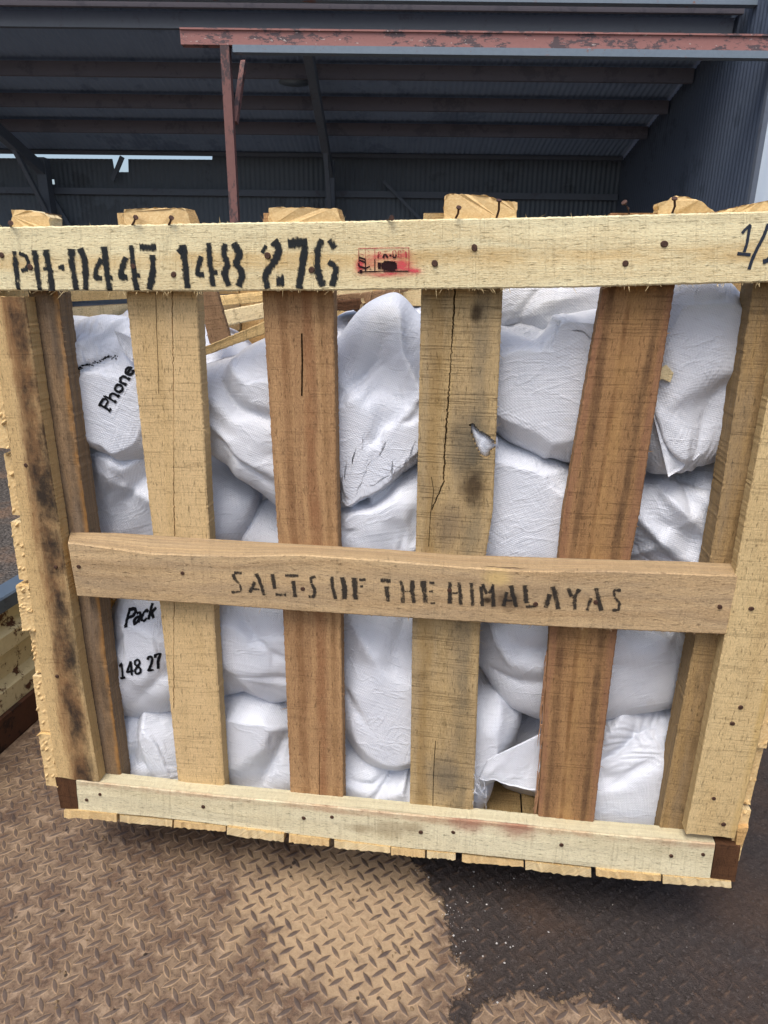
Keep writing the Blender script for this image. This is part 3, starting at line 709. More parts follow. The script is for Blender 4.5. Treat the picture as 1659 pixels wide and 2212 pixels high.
HOLE = [(1014, 915), (1022, 914), (1036, 930), (1052, 938), (1069, 952), (1070, 970), (1062, 972), (1058, 986), (1050, 991), (1038, 985), (1028, 965), (1019, 940)]
# slats behind the rails
ST = .024
s1 = board('slat', [(251, 460), (271, 631), (324, 1106), (385, 1691), (393, 1765)], [(405, 460), (424, 631), (449, 1106), (484, 1700), (488, 1770)], 0.0, ST, M['slat1'], crate,
      nx=360, ny=12, seed=4, edge=.0015, fuzz=50, crack=([0.0, .1, .22, .45, .49, .60, .66, .77], [.67, .66, .585, .40, .364, .25, .18, .07], .0009, .010))
s2 = board('slat', [(568, 460), (565, 631), (596, 1106), (611, 1321), (627, 1713), (630, 1785)], [(722, 460), (720, 628), (728, 1106), (736, 1340), (741, 1723), (743, 1795)], 0.0, ST, M['slat2'], crate,
      nx=320, ny=10, seed=5, edge=.0013, fuzz=60)
s3 = board('slat', [(914, 460), (909, 625), (898, 1186), (891, 1350), (885, 1736), (884, 1810)], [(1093, 460), (1087, 620), (1064, 1106), (1049, 1198), (1037, 1350), (1022, 1751), (1020, 1830)], 0.0, ST, M['slat3'], crate,
      nx=640, ny=40, seed=6, edge=.0010, fuzz=30, crack=([0.0, .1, .2, .3, .353, .397], [.42, .416, .39, .35, .35, .20], .0015, .012),
      hole=HOLE)
s4 = board('slat', [(1320, 460), (1304, 617), (1217, 1106), (1207, 1206), (1188, 1356), (1162, 1769), (1158, 1830)], [(1482, 460), (1458, 616), (1382, 1106), (1362, 1208), (1334, 1363), (1282, 1778), (1276, 1840)], 0.0, ST, M['slat4'], crate,
      nx=320, ny=10, seed=7, edge=.0012, fuzz=40)
board('corner_post', [(40, 460), (60, 631), (140, 1106), (222, 1690), (235, 1770)], [(102, 460), (123, 630), (184, 1106), (211, 1292), (261, 1681), (269, 1770)], 0.0, .034, M['post_l'], crate,
      nx=260, ny=8, seed=8, edge=.002, fuzz=50)
board('corner_post', [(1650, 460), (1629, 612), (1554, 1106), (1504, 1371), (1424, 1790), (1416, 1840)], [(1715, 460), (1690, 612), (1616, 1106), (1556, 1371), (1484, 1795), (1477, 1850)], 0.0, .045, M['post_r'], crate,
      nx=260, ny=8, seed=9, edge=.0016, fuzz=30)
board('corner_board', [(-26, 642), (40, 1106), (80, 1406), (122, 1678)], [(52, 642), (122, 1106), (165, 1400), (213, 1688)], -FT, FT - .002, M['edge_l'], crate, nx=260, ny=10, seed=10, jag=(.0006, .0015), edge=.0012, fuzz=30)
board('corner_board', [(1708, 612), (1614, 1106), (1592, 1226), (1567, 1371), (1482, 1799)], [(1877, 612), (1740, 1180), (1639, 1604), (1589, 1811)], -FT, FT - .002, M['edge_r'], crate, nx=260, ny=10, seed=11, jag=(.0006, .001), edge=.0011, fuzz=20)

# side planks (left and right), their sawn ends poke out past the corner boards
CL = lambda z, w=0: np.interp(z, [C(122, 1678)[2], C(-26, 642)[2]], [C(122, 1678, -FT)[0], C(-26, 642, -FT)[0]])
CR = lambda z, w=0: np.interp(z, [C(1589, 1811)[2], C(1877, 612)[2]], [C(1589, 1811, -FT)[0], C(1877, 612, -FT)[0]])
DEP = 1.02
def side_plank(u0, tk, z0, z1, w0, w1, mat, seed, slope=0):
    """plank running into the crate; end face towards the viewer is ragged"""
    r = np.random.default_rng(seed); nz_ = 26; nu = 7
    zz = np.linspace(z0, z1, nz_); V = []; uv = []
    ww = [w0, w0 + .003, w0 + .02, w0 + .3, w1]
    for k_, w in enumerate(ww):
        for i, z in enumerate(zz):
            for j in range(nu):
                rag = r.normal(0, .0002) if k_ == 0 else 0
                uo = u0(z) + tk * j / (nu - 1) + (r.normal(0, .0005) if (j in (0,) and k_ < 1) else 0)
                V.append((uo, w + rag - (abs(r.normal(0, .003)) if k_ == 0 and r.random() < .1 else 0), z + slope * w)); uv.append((w, z + (j * .004)))
    Fc = []; Fe = []
    idx = lambda k, i, j: (k * nz_ + i) * nu + j
    for k in range(len(ww) - 1):
        for i in range(nz_ - 1):
            Fc.append([idx(k, i, 0), idx(k + 1, i, 0), idx(k + 1, i + 1, 0), idx(k, i + 1, 0)])
            Fc.append([idx(k, i, nu - 1), idx(k, i + 1, nu - 1), idx(k + 1, i + 1, nu - 1), idx(k + 1, i, nu - 1)])
        for j in range(nu - 1):
            Fc.append([idx(k, 0, j), idx(k, 0, j + 1), idx(k + 1, 0, j + 1), idx(k + 1, 0, j)])
            Fc.append([idx(k, nz_ - 1, j), idx(k + 1, nz_ - 1, j), idx(k + 1, nz_ - 1, j + 1), idx(k, nz_ - 1, j + 1)])
    for i in range(nz_ - 1):
        for j in range(nu - 1): Fe.append([idx(0, i, j), idx(0, i + 1, j), idx(0, i + 1, j + 1), idx(0, i, j + 1)])
    o = mesh_obj('side_plank', V, Fc + Fe, mat, crate, uv=uv); o.data.materials.append(M['endgrain'])
    o.data.polygons.foreach_set("material_index", [0] * len(Fc) + [1] * len(Fe)); return o
Lz = [.012, .092, .215, .335, .352, .48, .60, .72, .84, .94]
lp = [(.092, .204), (.206, .318), (.322, .405), (.409, .492), (.50, .60), (.61, .71), (.722, .82), (.83, .92), (.93, 1.0)]
for i, (a, b_) in enumerate(lp):
    tk = [.024, .024, .021, .025, .022, .021, .022, .02, .022][i]
    side_plank(lambda z, tk=tk: CL(z) - tk - .001, tk, a, b_, -FT + .002 + .006 * (i % 3), DEP, M[['plank', 'plank2', 'plank'][i % 3]], 40 + i)
rp = [(.10, .20), (.205, .31), (.315, .43), (.44, .54), (.55, .66), (.67, .77), (.78, .88), (.89, 1.0)]
for i, (a, b_) in enumerate(rp):
    side_plank(lambda z: CR(z) + .001, .017, a, b_, -FT + .012 + .008 * (i % 2), DEP, M[['plank2', 'lid', 'plank'][i % 3]], 60 + i)
# dark bearers along both lower sides, seen end-on
def prism(name, pts, w0, w1, mat, seed=0):
    P = [C(x, y, w0) for x, y in pts]; V = [(p[0], w0, p[2]) for p in P] + [(p[0], w1, p[2]) for p in P]; k = len(P)
    Fc = [list(range(k)), [k + i for i in range(k)][::-1]] + [[i, k + i, k + (i + 1) % k, (i + 1) % k] for i in range(k)]
    uv = [(p[2], p[0]) for p in P] + [(p[2] + .0, p[0] + w1) for p in P]
    o = mesh_obj(name, V, Fc, mat, crate, uv=uv)
    import bmesh
    bm = bmesh.new(); bm.from_mesh(o.data); bmesh.ops.recalc_face_normals(bm, faces=bm.faces); bm.to_mesh(o.data); bm.free()
    return o
prism('bearer', [(119, 1679), (163, 1685), (169, 1749), (131, 1746)], -FT + .001, DEP, M['bearer'])
prism('bearer', [(1547, 1823), (1600, 1829), (1588, 1905), (1535, 1900)], -FT + .001, DEP, M['bearer'])
prism('bearer_cap', [(1593, 1790), (1617, 1788), (1604, 1826), (1590, 1825)], -FT + .004, DEP, M['lid'])
# bottom boards running under the crate, ends showing below the rail
ed = [(138, 252, 1764, 1768, 22), (258, 372, 1771, 1778, 20), (376, 487, 1783, 1792, 18), (490, 613, 1793, 1806, 24), (624, 711, 1806, 1812, 22), (722, 843, 1818, 1830, 22),
      (845, 918, 1832, 1838, 20), (922, 984, 1842, 1846, 18), (998, 1131, 1847, 1860, 22), (1135, 1277, 1861, 1874, 26), (1288, 1428, 1880, 1890, 20), (1432, 1580, 1892, 1896, 24)]
bl = [(170, 1749), (400, 1774), (829, 1827), (1130, 1859), (1330, 1881), (1533, 1899), (1600, 1906)]
for i, (a, b_, ya, yb, hh) in enumerate(ed):
    r = np.random.default_rng(i + 5); n = 22; w0 = -FT - .001 + r.normal(0, .002)
    xs = np.linspace(a, b_, n)
    topv = [C(x, np.interp(x, [p[0] for p in bl], [p[1] for p in bl]) + .5, w0) for x in xs]
    botv = [C(x, np.interp(x, [p[0] for p in bl], [p[1] for p in bl]) + (.5 * hh + 9) * .9 * (1 - .12 * (i % 3) * (x - a) / (b_ - a)) + r.normal(0, .5), w0) for x in xs]
    V = []; uv = []
    for w in (0, .004, DEP - w0):
        for k, pv in enumerate((topv, botv)):
            for p in pv:
                rg = r.normal(0, .0009) if w == 0 else 0
                V.append((p[0], w0 + w + rg, p[2] - (.001 if k == 0 else 0))); uv.append((w, p[0] + k * .02))
    Fc = []; Fe = []
    I3 = lambda k, s_, j: (k * 2 + s_) * n + j
    for j in range(n - 1):
        Fe.append([I3(0, 0, j), I3(0, 1, j), I3(0, 1, j + 1), I3(0, 0, j + 1)])
        for k in range(2):
            Fc.append([I3(k, 0, j), I3(k, 0, j + 1), I3(k + 1, 0, j + 1), I3(k + 1, 0, j)])
            Fc.append([I3(k, 1, j), I3(k + 1, 1, j), I3(k + 1, 1, j + 1), I3(k, 1, j + 1)])
    for k in range(2):
        Fc.append([I3(k, 0, 0), I3(k + 1, 0, 0), I3(k + 1, 1, 0), I3(k, 1, 0)]); Fc.append([I3(k, 0, n - 1), I3(k, 1, n - 1), I3(k + 1, 1, n - 1), I3(k + 1, 0, n - 1)])
    o = mesh_obj('bottom_board', V, Fc + Fe, M['plank3'], crate, uv=uv); o.data.materials.append(M['plank2' if i % 2 else 'endgrain'])
    o.data.polygons.foreach_set("material_index", [0] * len(Fc) + [1] * len(Fe))
# skids that lift the crate off the deck
for u in (-.55, -.1, .33):
    MB().box(u, u + .09, .16, DEP - .1, -(1.06 - CB) + .003, -.012).build('skid', M['bearer'], crate)
# back of the crate: horizontal planks, corner posts
zb = [(.02, .14), (.15, .27), (.28, .40), (.41, .53), (.54, .66), (.67, .79), (.80, .885), (.895, .945), (.965, 1.04)]
for i, (a, b_) in enumerate(zb):
    r = random.Random(i)
    A_ = [(CL(a) - .02, a), (CR(a) + .015, a + .02 + r.uniform(-.01, .01))]; B_ = [(CL(b_) - .02, b_), (CR(b_) + .015, b_ + .02)]
    board('back_plank', B_, A_, DEP, .02, M[['plank3', 'plank2', 'lid'][i % 3]], crate, px=False, nx=40, ny=3, seed=80 + i)
for u in (-.70, -.32, .05, .345):
    board('back_post', [(u, 1.02), (u, .0)], [(u + .08, 1.02), (u + .08, .0)], DEP - .024, .022, M['lid'], crate, px=False, nx=30, ny=3, seed=90)
# lid boards running front to back on the top rail, seen end-on
def topz(u):
    return float(np.interp(u, [C(x, y, -FT)[0] for x, y in ((0, 490), (829, 476), (1659, 456))], [C(x, y, -FT)[2] for x, y in ((0, 490), (829, 476), (1659, 456))]))
lid = [([(25, 492), (25, 453), (64, 454), (96, 462), (107, 470), (107, 491)], .004, 'plank2'),
       ([(272, 487), (264, 466), (268, 452), (330, 449), (400, 450), (408, 468), (414, 487)], -.012, 'lid'),
       ([(580, 482), (580, 449), (612, 447), (618, 449), (660, 448), (700, 450), (728, 450), (738, 478), (738, 482)], -.008, 'lid'),
       ([(958, 472), (960, 424), (972, 418), (1052, 422), (1078, 432), (1118, 437), (1116, 470)], .0, 'plank2'),
       ([(1422, 462), (1424, 438), (1456, 428), (1462, 422), (1480, 424), (1520, 438), (1544, 458)], .004, 'plank'),
       ([(1548, 459), (1560, 454), (1659, 433), (1760, 418), (1760, 456)], .006, 'loose')]
for k, (pts, w0, mt) in enumerate(lid):
    r = np.random.default_rng(k); P = []
    pts = [(x, y + 1.5 if y > 459 + 0 and i in (0, len(pts) - 1) else y) for i, (x, y) in enumerate(pts)]
    for i in range(len(pts)):
        a = np.array(pts[i]); b2 = np.array(pts[(i + 1) % len(pts)]); n = max(1, int(np.linalg.norm(b2 - a) / 6))
        for q in range(n):
            P.append(a + (b2 - a) * q / n + (r.normal(0, .8, 2) if q and i < len(pts) - 1 else 0))
    Pw = [C(x, y, w0 - .01) for x, y in P]; k_ = len(Pw); V = []; uv = []
    for dw in (0, .004, .03):
        for p in Pw: V.append((p[0], w0 - .01 + dw + (r.normal(0, .001) if dw == 0 else 0), p[2] + (.02 * dw))); uv.append((dw, p[0] + p[2]))
    Fe = [list(range(k_))]; Fc = [[k_ * a_ + i, k_ * a_ + (i + 1) % k_, k_ * (a_ + 1) + (i + 1) % k_, k_ * (a_ + 1) + i] for a_ in (0, 1) for i in range(k_)]
    o = mesh_obj('lid_board', V, Fc + Fe, M[mt], crate, uv=uv); o.data.materials.append(M['endgrain'])
    o.data.polygons.foreach_set("material_index", [0] * len(Fc) + [1])

# nails
nails = [(3, 551), (65, 577), (288, 575), (375, 593), (578, 552), (673, 583), (939, 569), (1025, 535), (1351, 569), (1435, 527),
         (170, 1224), (394, 1238), (654, 1272), (971, 1275), (1157, 1305, 1), (1287, 1301), (1555, 1311), (216, 1716), (187, 1728), (439, 1743), (656, 1767), (717, 1765),
         (909, 1798), (979, 1798), (1213, 1825), (1450, 1849), (1519, 1846), (120, 1225), (123, 1461), (1623, 1315), (1600, 1528), (1582, 1563), (1563, 1781), (1542, 1725), (56, 1005)]
nm = None
for i, q in enumerate(nails):
    c_ = C(q[0], q[1], -FT - .0004); R_ = .0042 if q[1] < 700 else .0034
    if nm is None:
        b = MB(); b.tube([(0, .002, 0), (0, -.0006, 0), (0, -.0013, 0)], [1, 1, .8], 14)
        nm = mesh_obj('nail', np.array(b.v) * [1, 1, 1], b.f, M['nail'], crate); o = nm
    else:
        o = nm.copy(); col.objects.link(o); o.parent = crate
    o.location = c_; o.scale = (R_ * random.uniform(.85, 1.15), 1, R_ * random.uniform(.85, 1.1)); o.rotation_euler = (0, random.uniform(-1, 1), 0)
for (a, b2) in (((283, 490), (293, 470)), ((362, 490), (370, 471)), ((983, 474), (991, 449)), ((1072, 473), (1078, 434)), ((1359, 462), (1349, 438)), ((1452, 461), (1457, 430)), ((22, 491), (23, 482)), ((832, 477), (846, 471))):
    p = C(*a, -FT + .004); q = C(*b2, -FT - .006); d = q - p
    b = MB(); mid = (p + q) / 2 + np.array([.0015, -.001, 0]); b.tube([p, mid, q], .0014, 8)
    e = d / np.linalg.norm(d); b.tube([q - e * .0003, q + e * .0012], .0034, 10)
    b.build('bent_nail', M['nail'], crate)

# ------------------------------------------------------------------ lettering
RIB = {}
def rib_obj(name, V, Fc, mat, parent, n_ac=5):
    k = n_ac; a = np.tile([1 - abs(2 * j / (k - 1) - 1) for j in range(k)], len(V) // k)
    return mesh_obj(name, V, Fc, mat, parent, attrs={'mid': a})
def ribbon(strokes, surf, n_ac=5, step=.0025):
    """strokes: (list of local (u,z), width m[, end width]); surf(u,z) -> w"""
    V = []; Fc = []
    for pts, wd in strokes:
        P = np.array(pts, float); L = np.linalg.norm(np.diff(P, axis=0), axis=1).sum()
        Q, s_ = interp_poly(P, max(2, int(L / step) + 1))
        # smooth tangents
        tg = np.gradient(Q, axis=0); tg /= np.linalg.norm(tg, axis=1)[:, None] + 1e-9
        nr = np.stack([-tg[:, 1], tg[:, 0]], 1); b = len(V); m_ = n_ac
        wv = wd * (1 + .13 * np.sin(s_ * 900 + len(V)) * .5 + rng.normal(0, .04, len(Q)))
        for i in range(len(Q)):
            for j in range(m_):
                p = Q[i] + nr[i] * wv[i] * (j / (m_ - 1) - .5); w = surf(p[0], p[1]); V.append((p[0], w, p[1]))
        for i in range(len(Q) - 1):
            for j in range(m_ - 1): Fc.append([b + i * m_ + j, b + i * m_ + j + 1, b + (i + 1) * m_ + j + 1, b + (i + 1) * m_ + j])
    return V, Fc
def px_strokes(lst, w0, ox=0, oy=0, sc=.5):
    out = []
    for pts, wd in lst:
        P = [C(ox + x * sc, oy + y * sc, w0)[[0, 2]] for x, y in pts]
        pxm = np.linalg.norm(C(ox + pts[0][0] * sc + 10, oy + pts[0][1] * sc, w0) - C(ox + pts[0][0] * sc, oy + pts[0][1] * sc, w0)) / 10
        out.append((P, wd * sc * pxm * 1.38))
    return out
def face_w(o, lift=.0007):
    dg = None
    me = o.data; bv = BVHTree.FromPolygons([v.co.copy() for v in me.vertices], [list(p.vertices) for p in me.polygons])
    def f(u, z):
        h = bv.ray_cast(Vector((u, -.5, z)), Vector((0, 1, 0)))
        return (h[0].y if h[0] is not None else -FT) - lift
    return f
top_txt = [([(60, 200), (70, 280), (80, 368)], 24), ([(82, 208), (112, 222), (124, 250), (112, 280), (92, 284)], 15),
           ([(148, 196), (160, 280), (172, 370)], 24), ([(200, 194), (214, 280), (228, 372)], 27), ([(186, 278), (212, 276)], 16), ([(252, 270), (278, 270)], 18),
           ([(308, 190), (312, 250), (322, 310), (334, 368)], 26), ([(346, 188), (366, 240), (372, 300), (370, 368)], 24),
           ([(448, 180), (462, 280), (474, 372)], 24), ([(438, 232), (418, 280), (412, 312), (442, 316)], 22), ([(478, 316), (488, 316)], 18),
           ([(566, 174), (578, 270), (590, 370)], 24), ([(545, 226), (528, 280), (520, 312), (552, 312)], 22), ([(588, 304), (606, 304)], 20),
           ([(604, 182), (676, 182)], 24), ([(660, 216), (664, 280), (646, 366)], 24),
           ([(770, 206), (792, 182)], 18), ([(790, 172), (802, 260), (812, 360)], 26),
           ([(870, 222), (856, 270), (850, 302), (882, 300)], 20), ([(902, 164), (910, 260), (920, 352)], 24), ([(922, 292), (940, 292)], 18),
           ([(974, 168), (966, 210), (984, 256), (970, 296), (990, 350)], 24), ([(1010, 164), (1034, 210), (1018, 256), (1048, 296), (1030, 352)], 26),
           ([(1132, 208), (1150, 176)], 16), ([(1182, 156), (1206, 190), (1192, 232), (1158, 280), (1142, 312), (1158, 362)], 28), ([(1194, 332), (1228, 332)], 44),
           ([(1244, 166), (1328, 160)], 34), ([(1318, 176), (1306, 260), (1292, 362)], 26),
           ([(1392, 150), (1372, 200), (1372, 280), (1396, 352)], 28), ([(1422, 152), (1446, 188)], 26), ([(1420, 244), (1452, 268), (1438, 352)], 26)]
fw_top = face_w(top_o)
for a_, b_ in ((0, 16), (16, 23), (23, 99)):
    V, Fc = ribbon(px_strokes(top_txt[a_:b_], -FT, 0, 442.4), fw_top); rib_obj('lettering', V, Fc, M['ink'], top_o)
# marker pen 1/2 at the right end, region 2700..3000 x 700..1300 shown at 3.687 px per source px
mk = [([(728, 780), (780, 720), (858, 655)], 36), ([(848, 660), (822, 780), (800, 920), (760, 1050)], 36), ([(660, 1070), (760, 1080), (852, 1090)], 40),
      ([(1110, 640), (1040, 820), (950, 990), (880, 1140), (828, 1300)], 40), ([(1030, 1190), (1110, 1170), (1200, 1180)], 60), ([(1110, 905), (1180, 860), (1240, 930), (1180, 1050), (1090, 1160)], 38)]
V, Fc = ribbon([([C((2700 + x / 3.687) / 1.8083, (700 + y / 3.687) / 1.8083, -FT)[[0, 2]] for x, y in pts], wd / 3.687 / 1.8083 * .00062) for pts, wd in mk], face_w(top_o))
rib_obj('lettering', V, Fc, M['ink_pen'], top_o)
# stamp, region 1300..1750 x 850..1150 at 3.687
def Q3(x, y): return C((1300 + x / 3.687) / 1.8083, (850 + y / 3.687) / 1.8083, -FT)[[0, 2]]
k3 = .00062 / 3.687 / 1.8083
red = [([(368, 445), (600, 440), (1105, 436)], 14), ([(372, 445), (378, 780)], 10), ([(468, 460), (475, 600)], 8), ([(606, 450), (606, 600)], 9), ([(1096, 440), (1098, 620), (1094, 780)], 14),
       ([(945, 480), (942, 570)], 14), ([(945, 480), (985, 485)], 14), ([(945, 525), (980, 525), (982, 570), (945, 570)], 12), ([(1050, 490), (1062, 575)], 30),
       ([(505, 480), (530, 500)], 8), ([(500, 545), (535, 540)], 8), ([(505, 600), (535, 590)], 8), ([(505, 660), (530, 680)], 8), ([(655, 575), (655, 500), (690, 490), (690, 525), (660, 530)], 14),
       ([(740, 485), (790, 480)], 12), ([(865, 560), (865, 480), (905, 475), (912, 520)], 14), ([(1000, 470), (1030, 480)], 10), ([(385, 520), (455, 540)], 14)]
blk = [([(378, 570), (375, 640)], 14), ([(375, 570), (470, 600)], 22), ([(375, 610), (472, 645)], 22), ([(372, 650), (380, 700), (470, 730)], 26), ([(470, 600), (474, 770)], 16), ([(390, 780), (430, 775)], 46),
       ([(360, 785), (700, 772), (1100, 772)], 16), ([(606, 600), (606, 775)], 14), ([(480, 730), (535, 700)], 16), ([(530, 745), (555, 740)], 10),
       ([(655, 540), (655, 578)], 18), ([(725, 580), (745, 530), (765, 535), (795, 578)], 26), ([(815, 545), (848, 545)], 24), ([(868, 530), (872, 575), (908, 572), (912, 530)], 20),
       ([(672, 645), (672, 740)], 50), ([(700, 700), (900, 700)], 120), ([(740, 640), (900, 655)], 40), ([(900, 650), (910, 740)], 36)]
sp = face_w(top_o, .0007)
n = 40; V = []; Fc = []; fade = []
for j in range(n):
    for i in range(n):
        a = i / (n - 1); b2 = j / (n - 1); x = 280 + 1070 * a; y = 420 + 470 * b2; u, z = Q3(x, y); V.append((u, sp(u, z) + .0003, z))
        def bl_(cx0, cy0, rx, ry): return math.exp(-((x - cx0) / rx) ** 2 - ((y - cy0) / ry) ** 2)
        e = min(1, a * 8, (1 - a) * 8, b2 * 8, (1 - b2) * 8)
        fade.append(e * min(1, 1.0 * bl_(370, 690, 70, 90) + .9 * bl_(950, 690, 170, 90) + .8 * bl_(1180, 770, 110, 35) + .6 * bl_(800, 820, 260, 40) + .8 * bl_(750, 560, 130, 40) + .5 * bl_(1020, 530, 90, 50) + .35 * bl_(560, 640, 120, 120)))
for j in range(n - 1):
    for i in range(n - 1): a = j * n + i; Fc.append([a, a + 1, a + n + 1, a + n])
mesh_obj('stamp_smear', V, Fc, M['smear'], top_o, attrs={'fade': fade})
sp = face_w(top_o, .0010)
for lst, mt in ((red, 'ink_red'), (blk, 'ink_blk')):
    V, Fc = ribbon([([Q3(x, y) for x, y in pts], wd * k3) for pts, wd in lst], sp, step=.0012); rib_obj('stamp', V, Fc, M[mt], top_o)
# SALTS OF THE HIMALAYAS: region 850..2500 x 2150..2450 at 1.00545
SA = [([(95, 88), (65, 88)], 13), ([(62, 92), (70, 115), (85, 130)], 15), ([(88, 132), (92, 160), (55, 163)], 13),
      ([(145, 122), (128, 165)], 16), ([(152, 90), (170, 130), (184, 175)], 17), ([(138, 150), (165, 152)], 9), ([(215, 92), (224, 150)], 17), ([(228, 172), (270, 174)], 12),
      ([(265, 98), (318, 98)], 13), ([(298, 118), (305, 182)], 18), ([(385, 102), (365, 108), (368, 128)], 14), ([(370, 130), (382, 155), (378, 180), (358, 181)], 15),
      ([(450, 102), (452, 145), (464, 190)], 15), ([(490, 104), (498, 145), (498, 190)], 20), ([(538, 106), (542, 192)], 20), ([(556, 114), (582, 114)], 12), ([(560, 140), (572, 140)], 10),
      ([(640, 116), (680, 118)], 20), ([(662, 140), (670, 200)], 22), ([(720, 116), (728, 160), (728, 205)], 18), ([(764, 116), (764, 160), (770, 206)], 18), ([(736, 160), (758, 160)], 9),
      ([(808, 118), (816, 204)], 22), ([(832, 126), (852, 126)], 10), ([(830, 160), (846, 160)], 9), ([(836, 206), (855, 206)], 9),
      ([(912, 122), (912, 208)], 16), ([(948, 124), (958, 212)], 17), ([(922, 166), (944, 166)], 9), ([(996, 126), (1002, 216)], 17),
      ([(1034, 140), (1040, 218)], 14), ([(1080, 140), (1084, 220)], 14), ([(1042, 130), (1056, 170)], 13), ([(1084, 132), (1066, 168)], 12),
      ([(1136, 162), (1122, 218)], 14), ([(1152, 136), (1172, 222)], 18), ([(1128, 196), (1156, 196)], 8), ([(1206, 136), (1214, 206)], 17), ([(1210, 220), (1252, 218)], 13),
      ([(1304, 170), (1288, 225)], 20), ([(1318, 140), (1338, 230)], 20), ([(1376, 146), (1390, 180)], 16), ([(1420, 150), (1402, 184), (1402, 232)], 17),
      ([(1466, 186), (1452, 236)], 16), ([(1486, 146), (1506, 236)], 18), ([(1584, 154), (1556, 156), (1556, 180)], 13), ([(1560, 184), (1578, 205), (1574, 232), (1550, 234)], 13)]
fw_mid = face_w(mid_o)
for a_, b_ in ((0, 11), (11, 16), (16, 25), (25, 99)):
    V, Fc = ribbon([([C((850 + x / 1.00545) / 1.8083, (2150 + y / 1.00545) / 1.8083, -FT)[[0, 2]] for x, y in pts], wd / 1.8083 * .00068 * 1.35) for pts, wd in SA[a_:b_]], fw_mid)
    rib_obj('lettering', V, Fc, M['ink_faint'], mid_o)
# extra hairline cracks as thin open splits
def split_line(pts, wd, par, w0=0.0):
    V, Fc = ribbon([([C(x, y, w0)[[0, 2]] for x, y in pts], wd)], face_w(par, .0005)); return mesh_obj('split', V, Fc, M['crack'], par)
split_line([(337, 632), (339, 720), (342, 800), (343, 850)], .0006, s1)
split_line([(926, 1180), (930, 1110), (937, 1060), (932, 1030)], .0008, s3)
split_line([(935, 1750), (936, 1690), (938, 1640), (941, 1600)], .001, s3)
split_line([(690, 1720), (690, 1660), (691, 1600)], .0007, s2)
split_line([(652, 720), (653, 780), (652, 855)], .0022, s2)
# splintered left edge of the reddish slat below the middle rail
b = MB(); r = random.Random(4)
for i in range(46):
    tt = r.random(); y_ = 1400 + tt * 350; x_ = np.interp(y_, [1356, 1769], [1186, 1160]) - r.uniform(0, 5)
    p = C(x_, y_, .006 + r.uniform(0, .012)); q = C(x_ - r.uniform(0, 9) - (7 if y_ > 1690 else 0) * r.random(), y_ + r.uniform(15, 70), .004 + r.uniform(0, .01))
    b.tube([p, (p + q) / 2 + np.array([r.uniform(-.001, .001), 0, 0]), q], [.0012, .0010, .0002], 4)
b.build('splinters', M['split'], s4)

# ------------------------------------------------------------------ sacks
def cube_sphere(n):
    a = np.linspace(-1, 1, n + 1); a = np.tan(a * math.pi / 4)
    pts = {}; V = []; Fq = []
    def vid(p):
        k = tuple(np.round(p * 1e5).astype(int))
        if k not in pts: pts[k] = len(V); V.append(p / np.linalg.norm(p))
        return pts[k]
    for ax in range(3):
        for sg in (-1, 1):
            I = np.empty((n + 1, n + 1), int)
            for i in range(n + 1):
                for j in range(n + 1):
                    p = np.zeros(3); p[ax] = sg; p[(ax + 1) % 3] = a[i]; p[(ax + 2) % 3] = a[j] * sg
                    I[i, j] = vid(p)
            Fq.append(np.stack([I[:-1, :-1].ravel(), I[1:, :-1].ravel(), I[1:, 1:].ravel(), I[:-1, 1:].ravel()], 1))
    return np.array(V), np.concatenate(Fq)
NS = 46
SV, SF = cube_sphere(NS)
ed_ = np.concatenate([SF[:, [0, 1]], SF[:, [1, 2]], SF[:, [2, 3]], SF[:, [3, 0]]]); ed_ = np.unique(np.sort(ed_, 1), axis=0)
dg = np.concatenate([SF[:, [0, 2]], SF[:, [1, 3]]])
EE = np.concatenate([ed_, dg]); nE = len(ed_)
cnt = np.bincount(EE.ravel(), minlength=len(SV)).astype(float)
nbc = np.bincount(ed_.ravel(), minlength=len(SV)).astype(float)
def avg_nb(X):
    return np.stack([(np.bincount(ed_[:, 0], X[ed_[:, 1], k], len(SV)) + np.bincount(ed_[:, 1], X[ed_[:, 0], k], len(SV))) / nbc for k in range(3)], 1)
sacks = {}
